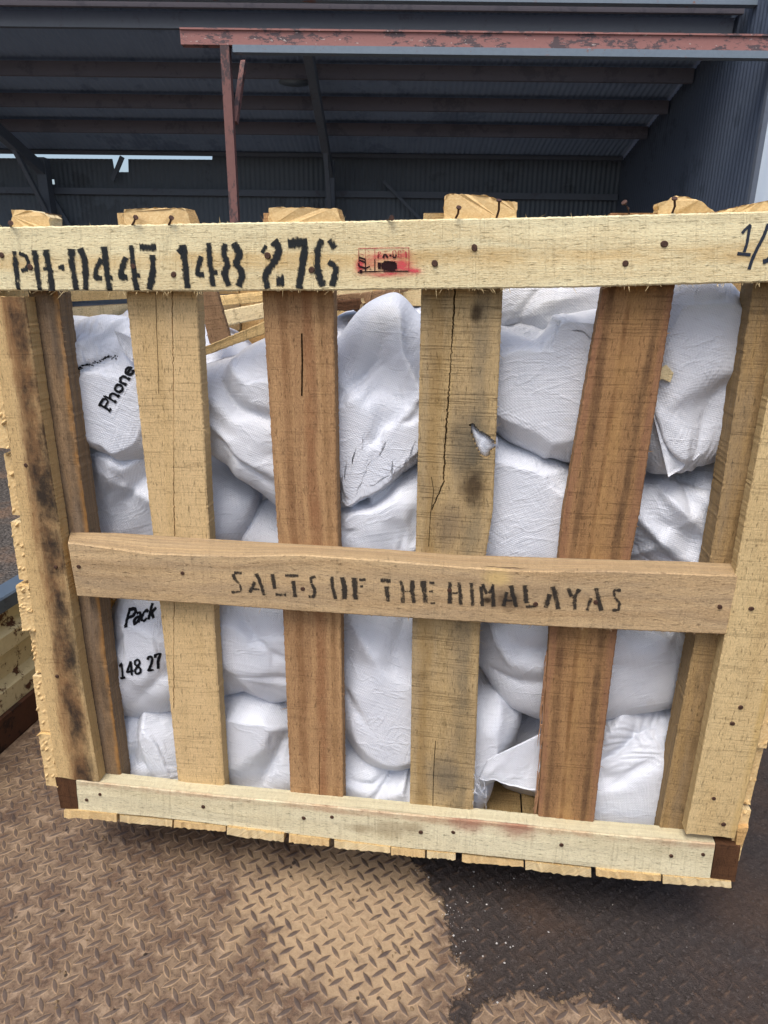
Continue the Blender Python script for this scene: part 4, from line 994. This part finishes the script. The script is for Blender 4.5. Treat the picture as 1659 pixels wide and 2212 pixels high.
def sack(label, pts, wc, h, seed, mat='sackA', excess=.10, gathers=(), iters=130, wmin=ST + .004, dent=.0, folds=(), power=.62, rot=None, low=0, grp=None, tilt=0.0, nfold=8):
    P = np.array([C(x, y, wc)[[0, 2]] for x, y in pts]); cen = (P.max(0) + P.min(0)) / 2
    d = P - cen; th = np.arctan2(d[:, 1], d[:, 0]); R = np.linalg.norm(d, axis=1); o_ = np.argsort(th); th = th[o_]; R = R[o_]
    th = np.r_[th - 2 * np.pi, th, th + 2 * np.pi]; R = np.r_[R, R, R]
    tt = np.linspace(-np.pi, np.pi, 361); rr = np.interp(tt, th, R)
    ker = np.hanning(11); ker /= ker.sum(); rr = np.convolve(np.r_[rr[-10:-1], rr, rr[1:10]], ker, 'same')[9:-9]
    ang = np.arctan2(SV[:, 2], SV[:, 0]); rho = np.sqrt(SV[:, 0] ** 2 + SV[:, 2] ** 2)
    Rv = np.interp(ang, tt, rr)
    X = np.empty_like(SV)
    X[:, 0] = cen[0] + rho ** power * Rv * np.cos(ang); X[:, 2] = cen[1] + rho ** power * Rv * np.sin(ang)
    X[:, 1] = wc + h * np.sign(SV[:, 1]) * np.abs(SV[:, 1]) ** .75
    X[:, 1] += tilt * (X[:, 2] - cen[1])
    r = np.random.default_rng(seed)
    nrm = SV * [1, 1, 1]
    big = vnoise(X * 6, seed) * .028 + vnoise(X * 13, seed + 1) * .009
    # tension folds: soft ridges with a sharper crest, running across the face
    rad = float(R.mean()); fold = np.zeros(len(X)); q2 = X[:, [0, 2]] - cen
    wob = vnoise(X * 9, seed + 8) * .022
    for k_ in range(nfold):
        a0 = r.uniform(0, 2 * np.pi); off_ = r.uniform(-.7, .7) * rad
        if gathers and k_ % 2 == 0:
            g0 = C(gathers[0][0], gathers[0][1], wc)[[0, 2]] - cen; dr = -g0 + r.normal(0, .6 * rad, 2); a0 = math.atan2(dr[1], dr[0])
            off_ = float(np.dot(g0, [-math.sin(a0), math.cos(a0)])) + r.normal(0, .010)
        d1 = q2[:, 0] * -math.sin(a0) + q2[:, 1] * math.cos(a0) - off_ + wob * r.uniform(.3, 1.2)
        l1 = q2[:, 0] * math.cos(a0) + q2[:, 1] * math.sin(a0) - r.uniform(-.6, .6) * rad
        wd = r.uniform(.007, .024); am = r.uniform(.004, .010) * r.choice([1, 1, -.8])
        fold += am * np.exp(-(np.sqrt(d1 * d1 + 6e-6) - .00245) / wd) * np.exp(-(l1 / (rad * r.uniform(.35, .8))) ** 2)
    for (pl, wd, am) in folds:
        Pl = np.array([C(x, y, .03)[[0, 2]] for x, y in pl]) - cen; Pl, _ = interp_poly(Pl, 24)
        D2 = np.linalg.norm((q2 + np.stack([wob, -wob], 1) * .25)[:, None] - Pl[None], axis=2); jj_ = D2.argmin(1); dm = D2.min(1)
        tp = np.sin(np.pi * np.clip((jj_ + 1.5) / 26, 0, 1)) ** .5
        fold += 1.3 * am * np.exp(-(np.sqrt(dm * dm + 5e-6) - .0022) / wd) * tp
    lump = big + fold * np.clip(-SV[:, 1] * 1.6 + .3, 0, 1)
    X += nrm * lump[:, None]
    X0 = X.copy()
    L0 = np.linalg.norm(X[EE[:, 0]] - X[EE[:, 1]], axis=1)
    mid = (X[EE[:, 0]] + X[EE[:, 1]]) / 2; ev = (X[EE[:, 1]] - X[EE[:, 0]]) / (L0[:, None] + 1e-9)
    # uneven slack, stronger along some directions
    phi = vnoise(mid * 5, seed + 2) * 2.4 + seed
    dirv_ = np.stack([np.cos(phi), 0 * phi, np.sin(phi)], 1)
    al = np.abs((ev * dirv_).sum(1))
    sl = .85 * excess * (.2 + 1.5 * np.clip(vnoise(mid * 7, seed + 3) + .35, 0, 1)) * (.25 + 1.2 * al)
    for (gx, gy, gr, gs) in gathers:
        g = C(gx, gy, wc)[[0, 2]]; dv_ = mid[:, [0, 2]] - g; dd = np.linalg.norm(dv_, axis=1) + 1e-6
        tan_ = np.abs(ev[:, 0] * -dv_[:, 1] / dd + ev[:, 2] * dv_[:, 0] / dd)
        sl += gs * tan_ * np.exp(-(dd / gr) ** 2)
    L = L0 * (1 + sl)
    X += nrm * (vnoise(X * 40, seed + 4) * .0008 + vnoise(X * 22, seed + 5) * .002)[:, None]
    front_w = np.where(nrm[:, 1] < 0, 1, .3)
    stiff = .026
    a_, b_ = EE[:, 0], EE[:, 1]
    for it in range(iters):
        D = X[b_] - X[a_]; l = np.sqrt((D * D).sum(1)) + 1e-9
        corr_ = (.5 * (l - L) / l)[:, None] * D
        dx = np.stack([(np.bincount(a_, corr_[:, k], len(X)) - np.bincount(b_, corr_[:, k], len(X))) / cnt for k in range(3)], 1)
        X = X + dx * 1.7
        if it % 2 == 0:
            X = X + (avg_nb(X) - X) * (.25 if it < iters * .75 else .10)
        X = X + (X0 - X) * stiff
        np.maximum(X[:, 1], wmin, out=X[:, 1])
        X[:, 2] = np.maximum(X[:, 2], .006)
        X[:, 0] = np.clip(X[:, 0], CL(X[:, 2]) + .006, CR(X[:, 2]) - .006)
    a2 = rot if rot is not None else r.uniform(-.6, .6)
    flat = X0[:, [0, 2]] - cen; flat = flat + np.stack([np.zeros(len(X)), X0[:, 1]], 1) * 0
    uv = np.stack([flat[:, 0] * math.cos(a2) - flat[:, 1] * math.sin(a2), flat[:, 0] * math.sin(a2) + flat[:, 1] * math.cos(a2) + X0[:, 1] * .5], 1)
    # object origin at its base
    base = np.array([cen[0], wc, X[:, 2].min()])
    o = mesh_obj('woven_sack', X - base, SF, M[mat], uv=uv, smooth=True)
    o.matrix_world = CRATE_M @ Matrix.Translation(Vector(base))
    sm_ = o.modifiers.new('sub', 'SUBSURF'); sm_.levels = 1; sm_.render_levels = 1
    tag(o, label, 'sack', 'white woven sacks in the crate')
    bv = BVHTree.FromPolygons([Vector(v) for v in X.tolist()], SF.tolist())
    sacks[label] = (o, base, bv)
    return o, base, bv

def flap(name, sk, quad, ws, seed, mat='sackA', nx=26, ny=20, rip=.003, fold=0.0):
    """loose sheet of sack mouth, quad of pixels TL TR BR BL with depths ws, hem stitched along its free end"""
    o, base, bv = sk
    Q = [C(x, y, w) for (x, y), w in zip(quad, ws)]
    V = []; uv = []
    for s_ in range(2):
        for j in range(ny):
            for i in range(nx):
                a = i / (nx - 1); b = j / (ny - 1)
                p = (Q[0] * (1 - a) + Q[1] * a) * (1 - b) + (Q[3] * (1 - a) + Q[2] * a) * b
                q = np.array([[a * 5, b * 1.6, seed]]); q2 = np.array([[a * 11, b * 4, seed]])
                rw = rip * (vnoise(q, seed)[0] + .5 * vnoise(q2, seed + 1)[0]) * (.35 + b)
                ed2 = np.array([vnoise(np.array([[a * 6, 0, seed]]), seed)[0] * .003 * (b > .9), 0, vnoise(np.array([[a * 7, 3, seed]]), seed)[0] * .004 * b])
                p = p + ed2; w = p[1] + rw + s_ * .0010
                V.append((p[0] - base[0], max(w, .001) - base[1], p[2] - base[2])); uv.append((p[0], p[2]))
    N = nx * ny; Fc = []
    for j in range(ny - 1):
        for i in range(nx - 1):
            a = j * nx + i; Fc.append([a, a + nx, a + nx + 1, a + 1]); Fc.append([N + a, N + a + 1, N + a + nx + 1, N + a + nx])
    for i in range(nx - 1):
        for k in (0, (ny - 1) * nx): Fc.append([k + i, k + i + 1, N + k + i + 1, N + k + i])
    for j in range(ny - 1):
        for k in (0, nx - 1): a = j * nx + k; Fc.append([a, a + nx, N + a + nx, N + a])
    f = mesh_obj(name, V, Fc, M[mat], o, uv=uv, smooth=True)
    return f

G = 'white woven sacks in the crate'
phone = sack('white sack printed Phone in black, upper left behind the first slat', [(100, 705), (150, 690), (200, 702), (285, 712), (360, 770), (410, 860), (400, 960), (330, 992), (255, 962), (170, 905), (110, 820)], .13, .105, 1, 'sackC', .10, gathers=((255, 720, .06, .25),), folds=[([(150,795),(200,782),(245,770)],0.006,-0.009),([(240,760),(270,800),(300,850)],0.008,0.008),([(215,935),(260,930),(300,880)],0.012,0.01),([(150,720),(220,730),(280,712)],0.01,-0.01)])
sB = sack('dusty white sack sagging between the first and second slats, top row', [(385, 800), (440, 775), (500, 760), (560, 730), (640, 715), (720, 760), (745, 900), (720, 1040), (650, 1100), (595, 1072), (510, 1005), (430, 925), (390, 850)], .125, .10, 2, 'sackB', .12, gathers=((650, 1090, .08, .2),), folds=[([(440,800),(500,880),(595,905)],0.014,-0.014),([(440,860),(520,925),(600,955)],0.01,0.011),([(445,920),(530,985),(600,1035)],0.01,0.012),([(455,760),(530,835),(600,840)],0.016,0.012),([(470,955),(540,1020),(595,1060)],0.006,-0.007)])
sC = sack('creased white sack hanging to a pinched point right of the brown second slat', [(690, 800), (745, 720), (800, 670), (850, 648), (890, 690), (950, 760), (990, 860), (960, 950), (880, 1010), (800, 1050), (744, 1085), (735, 1000), (700, 900)], .115, .085, 3, 'sackA', .15, gathers=((748, 1075, .09, .6), (850, 960, .05, .3)), folds=[([(850,655),(865,760),(905,850)],0.012,0.016),([(830,680),(800,760),(745,820)],0.02,-0.014),([(905,850),(835,930),(755,1065)],0.007,0.016),([(885,870),(800,960),(748,1060)],0.007,-0.015),([(905,930),(830,1000),(757,1068)],0.007,0.013),([(735,830),(790,890),(745,1010)],0.014,0.012),([(850,905),(815,960),(790,1010)],0.005,-0.01)])
sack('white sack peeking over the creased one, left of the cracked third slat', [(700, 690), (830, 650), (920, 640), (1000, 640), (1020, 800), (930, 900), (740, 850)], .26, .09, 4, 'sackA', .09)
sD = sack('large round white sack behind the right of the cracked slat, top row', [(1000, 800), (1040, 730), (1100, 700), (1180, 690), (1300, 690), (1380, 740), (1410, 860), (1370, 960), (1290, 1005), (1180, 988), (1110, 955), (1060, 910), (1020, 870)], .135, .11, 5, 'sackB', .09, gathers=((1190, 690, .07, .35),), folds=[([(1080,716),(1150,722),(1210,695)],0.01,-0.016),([(1190,690),(1225,740),(1275,765)],0.01,0.014),([(1080,850),(1160,890),(1240,860)],0.02,0.01),([(1150,735),(1200,800),(1280,830)],0.02,-0.009)])
sack('white sack just under the top rail, above the large round sack', [(1050, 600), (1200, 585), (1320, 600), (1345, 680), (1300, 740), (1180, 735), (1090, 730), (1040, 670)], .17, .10, 6, 'sackB', .13)
sE = sack('big dusty white sack in the upper right corner with a hanging stitched flap', [(1340, 760), (1380, 660), (1440, 608), (1500, 606), (1560, 650), (1630, 700), (1650, 800), (1610, 920), (1560, 968), (1470, 1004), (1390, 1008), (1340, 930), (1325, 840)], .125, .10, 7, 'sackB', .09, gathers=((1450, 990, .07, .3),), folds=[([(1620,700),(1520,790),(1430,880)],0.018,0.013),([(1620,740),(1540,850),(1510,985)],0.014,-0.01),([(1405,870),(1445,940),(1490,1000)],0.008,0.012),([(1460,640),(1500,720),(1600,760)],0.02,0.01)])
sack('white sack lying in shade under the Phone sack', [(150, 1010), (190, 955), (300, 940), (420, 955), (500, 995), (538, 1060), (520, 1150), (420, 1200), (250, 1200), (170, 1160)], .15, .10, 8, 'sackA', .10, folds=[([(185,1000),(250,1025),(320,985)],0.012,0.013),([(225,1110),(280,1040),(330,1005)],0.008,-0.012),([(450,1010),(490,1060),(470,1140)],0.01,0.012)])
sack('small white sack in the dark gap left of the brown second slat', [(500, 1120), (560, 1065), (640, 1060), (720, 1100), (740, 1200), (600, 1250), (500, 1220)], .19, .10, 9, 'sackA', .13)
sack('white sack above the middle rail left of the cracked third slat', [(690, 1130), (740, 1080), (800, 1045), (880, 990), (980, 955), (1010, 1060), (990, 1180), (900, 1250), (760, 1240), (690, 1190)], .14, .10, 10, 'sackA', .11, folds=[([(735,1105),(800,1100),(880,1030)],0.008,-0.013),([(740,1150),(820,1120),(890,1100)],0.01,0.011),([(850,1010),(860,1090),(890,1170)],0.014,0.01)])
sH = sack('white sack behind the knot hole, above the middle rail', [(975, 960), (1010, 915), (1050, 905), (1095, 925), (1180, 960), (1250, 1005), (1300, 1080), (1290, 1180), (1200, 1250), (1060, 1250), (980, 1160)], .115, .088, 11, 'sackC', .10, gathers=((1060, 1165, .05, .3),), folds=[([(1060,1168),(1130,1135),(1212,1105)],0.005,-0.013),([(1060,1185),(1140,1155),(1212,1128)],0.007,0.01),([(1070,1010),(1150,1040),(1230,1030)],0.018,0.01)])
sack('white sack above the middle rail beside the right corner post', [(1290, 1060), (1390, 1015), (1480, 1000), (1560, 975), (1610, 1050), (1580, 1200), (1480, 1265), (1360, 1255), (1290, 1160)], .145, .10, 12, 'sackA', .11, folds=[([(1375,1055),(1450,1030),(1560,1065)],0.01,-0.012),([(1380,1120),(1450,1190),(1480,1215)],0.008,0.014),([(1440,1080),(1500,1130),(1540,1190)],0.012,0.012)])
sK = sack('round white sack printed 148 27 under the middle rail, far left', [(236, 1385), (252, 1335), (280, 1280), (330, 1250), (400, 1255), (460, 1340), (455, 1440), (400, 1520), (320, 1520), (268, 1497), (242, 1465)], .125, .095, 13, 'sackC', .07, folds=[([(250,1310),(290,1400),(300,1490)],0.03,0.008)])
sack('white sack under the middle rail between first and second slats', [(440, 1310), (500, 1260), (620, 1250), (710, 1290), (730, 1400), (690, 1480), (600, 1492), (540, 1482), (490, 1485), (435, 1430)], .135, .10, 14, 'sackA', .12, folds=[([(480,1440),(545,1415),(620,1385)],0.008,0.013),([(510,1330),(550,1390),(600,1420)],0.01,-0.012)])
sack('tall white sack under the middle rail between second and third slats', [(690, 1360), (740, 1270), (860, 1250), (950, 1290), (985, 1420), (950, 1570), (880, 1640), (800, 1620), (735, 1550), (695, 1440)], .13, .10, 15, 'sackA', .09, folds=[([(750,1350),(810,1430),(880,1560)],0.014,0.014),([(740,1500),(800,1575),(890,1605)],0.01,-0.013),([(870,1340),(840,1450),(870,1520)],0.014,-0.01)])
sack('long white sack under the middle rail crossing behind the red-brown slat', [(1000, 1390), (1050, 1300), (1200, 1270), (1400, 1290), (1490, 1330), (1505, 1420), (1478, 1495), (1380, 1512), (1250, 1518), (1120, 1508), (1045, 1460)], .13, .10, 16, 'sackB', .08, folds=[([(1050,1470),(1110,1490),(1190,1485)],0.007,-0.008),([(1070,1370),(1110,1440),(1180,1450)],0.014,0.01),([(1400,1375),(1450,1400),(1490,1380)],0.008,0.01)])
sack('white sack at the bottom left corner of the crate', [(238, 1550), (300, 1500), (400, 1505), (455, 1570), (455, 1660), (395, 1710), (310, 1705), (258, 1660)], .125, .095, 17, 'sackC', .13, folds=[([(278,1520),(310,1600),(350,1690)],0.012,0.014),([(275,1545),(285,1610),(275,1660)],0.008,-0.013)])
sack('bulging white sack on the crate floor between first and second slats', [(430, 1580), (490, 1495), (560, 1466), (650, 1480), (710, 1560), (700, 1660), (630, 1725), (520, 1715), (450, 1670)], .13, .10, 18, 'sackC', .13, folds=[([(500,1535),(560,1500),(615,1560)],0.01,-0.013),([(510,1650),(560,1575),(625,1590)],0.012,0.016),([(610,1600),(570,1680),(560,1705)],0.008,-0.012)])
sQ = sack('crumpled white sack on the crate floor between second and third slats', [(690, 1640), (735, 1585), (800, 1590), (880, 1620), (940, 1660), (920, 1740), (860, 1770), (760, 1755), (700, 1720)], .115, .085, 19, 'sackC', .20, folds=[([(745,1640),(800,1655),(890,1610)],0.007,0.012),([(800,1745),(840,1690),(880,1650)],0.007,-0.014),([(850,1740),(868,1690),(885,1660)],0.005,0.013),([(750,1690),(800,1700),(830,1680)],0.008,-0.01)])
sR = sack('white sack leaning on the crate floor right of the cracked third slat', [(900, 1620), (950, 1530), (1010, 1475), (1080, 1462), (1128, 1500), (1112, 1575), (1060, 1650), (1030, 1720), (960, 1750), (900, 1710)], .12, .09, 20, 'sackA', .09, folds=[([(1040,1480),(1075,1550),(1050,1640)],0.014,0.01)])
sack('shaded white sack behind the stitched flap, left of the red-brown slat', [(1070, 1530), (1130, 1490), (1220, 1500), (1290, 1560), (1280, 1660), (1180, 1700), (1080, 1660)], .21, .09, 21, 'sackA', .10)
sS = sack('white sack in the bottom right corner with a broad diagonal fold', [(1190, 1640), (1250, 1550), (1350, 1505), (1430, 1510), (1480, 1560), (1475, 1680), (1440, 1795), (1350, 1810), (1250, 1790), (1190, 1720)], .125, .095, 22, 'sackC', .12, gathers=((1410, 1560, .09, .4),), folds=[([(1305,1625),(1390,1575),(1445,1550)],0.01,0.02),([(1300,1655),(1385,1605),(1455,1595)],0.007,-0.016),([(1330,1730),(1400,1680),(1460,1640)],0.014,0.01)])
# sacks deeper in the crate
deep = [([(150, 720), (400, 700), (560, 760), (600, 950), (420, 1050), (160, 1000)], 'white sack deep inside the crate behind the Phone sack'),
        ([(560, 900), (760, 860), (960, 900), (960, 1150), (740, 1220), (560, 1150)], 'white sack deep inside the crate behind the pinched sack'),
        ([(950, 860), (1200, 840), (1420, 880), (1430, 1120), (1200, 1180), (960, 1120)], 'white sack deep inside the crate behind the knot hole'),
        ([(250, 1280), (480, 1240), (680, 1300), (700, 1560), (480, 1620), (260, 1540)], 'white sack deep inside the crate behind the 148 27 sack'),
        ([(740, 1300), (960, 1260), (1140, 1300), (1150, 1560), (950, 1640), (740, 1580)], 'white sack deep inside the crate behind the tall sack'),
        ([(1150, 1320), (1400, 1300), (1520, 1400), (1500, 1600), (1350, 1660), (1160, 1600)], 'white sack deep inside the crate behind the long sack')]
for i, (p, lb) in enumerate(deep): sack(lb, p, .36, .12, 40 + i, 'sackA', .06, iters=50)

# flaps
flap('sack_flap', sE, [(1408, 880), (1462, 862), (1505, 985), (1441, 1034)], [.035, .04, .045, .03], 3, 'sackB', rip=.004)
flap('sack_flap', sR, [(1052, 1641), (1178, 1580), (1170, 1707), (1034, 1682)], [.028, .028, .028, .026], 4, 'sackC', rip=.003)
flap('sack_flap', phone, [(246, 712), (296, 735), (300, 790), (262, 760)], [.035, .030, .028, .03], 5, 'sackC', rip=.004)
flap('sack_flap', sD, [(1192, 690), (1290, 700), (1285, 760), (1260, 750)], [.035, .03, .03, .03], 7, 'sackB', rip=.004)
# sack cloth bulging into the broken-out knot
o, base, bv = sH; cc = np.mean([C(x, y, .012) for x, y in HOLE], 0); V = []; Fc = []; kk = len(HOLE)
for sc_, w_ in ((1.25, .027), (1.0, .015), (.8, .009), (.5, .006), (.2, .005)):
    for x, y in HOLE:
        p = C(x, y, .012); V.append((cc[0] + (p[0] - cc[0]) * sc_ - base[0], w_ - base[1] + .0015 * math.sin(x * .5), cc[2] + (p[2] - cc[2]) * sc_ - base[2]))
for g in range(4): Fc += [[g * kk + i, g * kk + (i + 1) % kk, (g + 1) * kk + (i + 1) % kk, (g + 1) * kk + i] for i in range(kk)]
Fc.append([4 * kk + i for i in range(kk)])
mesh_obj('bulge', V, Fc, M['sackC'], o, uv=[(v[0], v[2]) for v in V], smooth=True)
# loose white threads hanging from the torn sack hem
o, base, bv = sR; b = MB(); r = random.Random(9)
for i in range(16):
    x = 1022 + r.uniform(-4, 10); y = 1640 + r.uniform(0, 60); pts_ = []; a = r.uniform(1.2, 2.0)
    for k in range(14):
        p = C(x, y, .012 + .012 * math.sin(k * .7 + i)); pts_.append(p - base); a += r.uniform(-.55, .55); x += math.cos(a) * 6; y += abs(math.sin(a)) * 6
        x = min(max(x, 1012), 1050)
    b.tube(pts_, .00035, 4)
b.build('loose_thread', M['sackC'], o)
# ---- printing on sacks
GL = {'P': [[(0, 0), (0, 1)], [(0, 1), (.55, .98), (.72, .76), (.55, .52), (0, .5)], [(-.15, 0), (.2, 0)], [(-.15, 1), (.1, 1)]],
      'h': [[(0, 0), (0, 1)], [(0, .5), (.25, .66), (.5, .58), (.55, .4), (.55, 0)], [(-.12, 0), (.15, 0)], [(.42, 0), (.7, 0)], [(-.12, 1), (0, 1)]],
      'o': [[(.3, .66), (.05, .55), (0, .33), (.05, .1), (.3, 0), (.55, .1), (.6, .33), (.55, .55), (.3, .66)]],
      'n': [[(0, 0), (0, .64)], [(0, .48), (.25, .66), (.5, .58), (.55, .4), (.55, 0)], [(-.12, 0), (.15, 0)], [(.42, 0), (.7, 0)]],
      'e': [[(0, .36), (.6, .36), (.52, .6), (.3, .66), (.06, .56), (0, .33), (.08, .1), (.32, 0), (.58, .12)]],
      '1': [[(.08, .82), (.35, 1), (.35, 0)], [(.08, 0), (.62, 0)]],
      '4': [[(.5, 0), (.5, 1), (0, .3), (.72, .3)]],
      '8': [[(.33, .53), (.08, .7), (.1, .92), (.33, 1), (.56, .92), (.58, .7), (.33, .53), (.03, .32), (.06, .08), (.33, 0), (.6, .08), (.63, .32), (.33, .53)]],
      '2': [[(.05, .8), (.18, .98), (.48, .98), (.58, .78), (.45, .5), (.05, .02), (.62, .02)]],
      '7': [[(.03, .8), (.03, 1), (.62, 1), (.3, .45), (.25, 0)]],
      'a': [[(.1, .6), (.4, .66), (.52, .5), (.52, 0)], [(.52, .38), (.15, .36), (0, .2), (.15, 0), (.4, .04), (.52, .18)]],
      'c': [[(.55, .5), (.35, .66), (.08, .56), (0, .33), (.08, .1), (.35, 0), (.56, .14)]],
      'k': [[(0, 0), (0, 1)], [(.5, .66), (.02, .28)], [(.15, .4), (.55, 0)]],
      'i': [[(.1, 0), (.1, .62)], [(.1, .8), (.1, .9)]]}
def sprint(sk, text, org, right, upv, wd, adv=.82, mat='ink_sack', name='printing'):
    o, base, bv = sk; st_ = []; x = 0
    def onto(px_, py_):
        w = .035
        for _ in range(5):
            p = C(px_, py_, w); h = bv.ray_cast(Vector((p[0], -.3, p[2])), Vector((0, 1, 0)))
            if h[0] is not None: w = .5 * w + .5 * h[0].y
        return C(px_, py_, w)[[0, 2]]
    org, right, upv = map(np.array, (org, right, upv))
    for ch in text:
        if ch == ' ': x += .55; continue
        for s_ in GL[ch]:
            st_.append(([onto(*(org + right * (x + a) + upv * b)) for a, b in s_], wd))
        x += adv
    def f(u, z):
        h = bv.ray_cast(Vector((u, -.3, z)), Vector((0, 1, 0))); return (h[0].y if h[0] is not None else .05) - .0013
    V, Fc = ribbon(st_, f, 5, .0014)
    rib_obj(name, np.array(V) - base, Fc, M[mat], o)
sprint(phone, 'Phone', (238, 886), (13.2, -21.5), (-22, -12.5), .0042, .86)
sprint(sK, '148 27', (259, 1465), (20, -5), (-2.5, -31), .0044, .84)
sprint(sK, 'Pack', (272, 1352), (21, -6), (9, -36), .0050, .78)
# band of blurred print on the Phone sack
o, base, bv = phone; st_ = []; r = random.Random(2)
for i in range(34):
    x = 158 + i * 2.9; y = 797 - i * .85 + r.uniform(-4, 4)
    st_.append(([C(x, y, .05)[[0, 2]], C(x + r.uniform(1, 6), y + r.uniform(-4, 4), .05)[[0, 2]]], r.uniform(.001, .003)))
def fph(u, z):
    h = bv.ray_cast(Vector((u, -.3, z)), Vector((0, 1, 0))); return (h[0].y if h[0] is not None else .05) - .0013
V, Fc = ribbon(st_, fph, 5, .0016); rib_obj('printing', np.array(V) - base, Fc, M['ink_sack'], o)

# ------------------------------------------------------------------ loose broken boards on top of the sacks
def loose(name, label, A, B, w0, t_, mat, seed, dw=0.0, jag=(.003, .003), fuzz=20):
    P = np.array([C(x, y, w0) for x, y in A + B]); base = np.array([P[:, 0].mean(), w0, P[:, 2].min()])
    a = [(C(x, y, w0) - base)[[0, 2]] for x, y in A]; b_ = [(C(x, y, w0) - base)[[0, 2]] for x, y in B]
    o = board(name, a, b_, 0, t_, M[mat], None, px=False, nx=40, ny=8, seed=seed, jag=jag, fuzz=fuzz, edge=.0015)
    if dw:
        for v in o.data.vertices: v.co.y += dw * v.co.x
    o.matrix_world = CRATE_M @ Matrix.Translation(Vector(base))
    tag(o, label, 'board'); return o
loose('broken_board', 'brown board leaning down behind the right edge of the first slat', [(400, 560), (425, 632), (452, 742)], [(448, 560), (468, 632), (497, 735)], .24, .012, 'loose', 21)
loose('wood_splinter', 'torn splinter of wood lying on the sack right of the first slat', [(425, 757), (620, 672)], [(428, 772), (620, 704)], .13, .012, 'plank3', 22)
loose('broken_board', 'pale board with a rotten end lying behind the second slat', [(470, 672), (560, 655), (660, 640)], [(480, 706), (560, 690), (660, 670)], .34, .03, 'plank2', 23)
loose('wooden_batten', 'pale batten lying level just under the top rail, left of second slat', [(460, 640), (600, 626), (720, 618)], [(468, 662), (600, 650), (720, 640)], .45, .03, 'plank', 24)
loose('broken_board', 'rough broken board end above the creased sack right of second slat', [(700, 640), (780, 632), (850, 622), (900, 615)], [(715, 672), (760, 668), (792, 690), (850, 640)], .20, .03, 'loose', 25, jag=(.006, .006))
loose('wood_splinter', 'orange-brown torn wood piece under the top rail near the right post', [(1530, 612), (1560, 640), (1580, 680)], [(1550, 606), (1580, 630), (1590, 672)], .30, .02, 'lid', 26)
loose('broken_board', 'pale sawn offcut wedged behind the left post above the Phone sack', [(120, 668), (200, 664), (300, 660)], [(124, 694), (200, 700), (300, 692)], .42, .03, 'plank2', 27)
loose('broken_board', 'narrow honey coloured offcut resting on the crumpled mouth of the Phone sack', [(205, 694), (250, 690), (330, 682)], [(207, 708), (250, 704), (330, 697)], .22, .02, 'plank', 28)
loose('wooden_batten', 'dark rotten batten end poking out right of the second slat', [(700, 650), (745, 648), (775, 645)], [(702, 668), (745, 672), (776, 668)], .17, .03, 'bearer', 29)
loose('wood_splinter', 'thin sliver of wood under the top rail between third and red-brown slats', [(1040, 618), (1090, 616), (1120, 624)], [(1042, 626), (1090, 625), (1118, 630)], .12, .01, 'plank2', 30)
# wood chip on the upper right sack
o, base, bv = sE
h = bv.ray_cast(Vector((C(1437, 806, .05)[0], -.3, C(1437, 806, .05)[2])), Vector((0, 1, 0)))[0]
yv = h.y if h is not None else .05
pts = [(1428, 795), (1440, 788), (1455, 806), (1448, 826), (1430, 818), (1424, 822)]
P = [C(x, y, yv - .004) for x, y in pts]; cb = np.mean(P, 0)
V = [tuple(p - cb) for p in P] + [tuple(p - cb + np.array([0, .0025, 0])) for p in P]; k = len(P)
ch = mesh_obj('wood_chip', V, [list(range(k)), [k + i for i in range(k)][::-1]] + [[i, k + i, k + (i + 1) % k, (i + 1) % k] for i in range(k)], M['plank2'], uv=[(v[0] + v[1], v[2]) for v in V])
ch.matrix_world = CRATE_M @ Matrix.Translation(Vector(cb))
tag(ch, 'small pale wood chip stuck on the big upper right sack', 'wood chip')
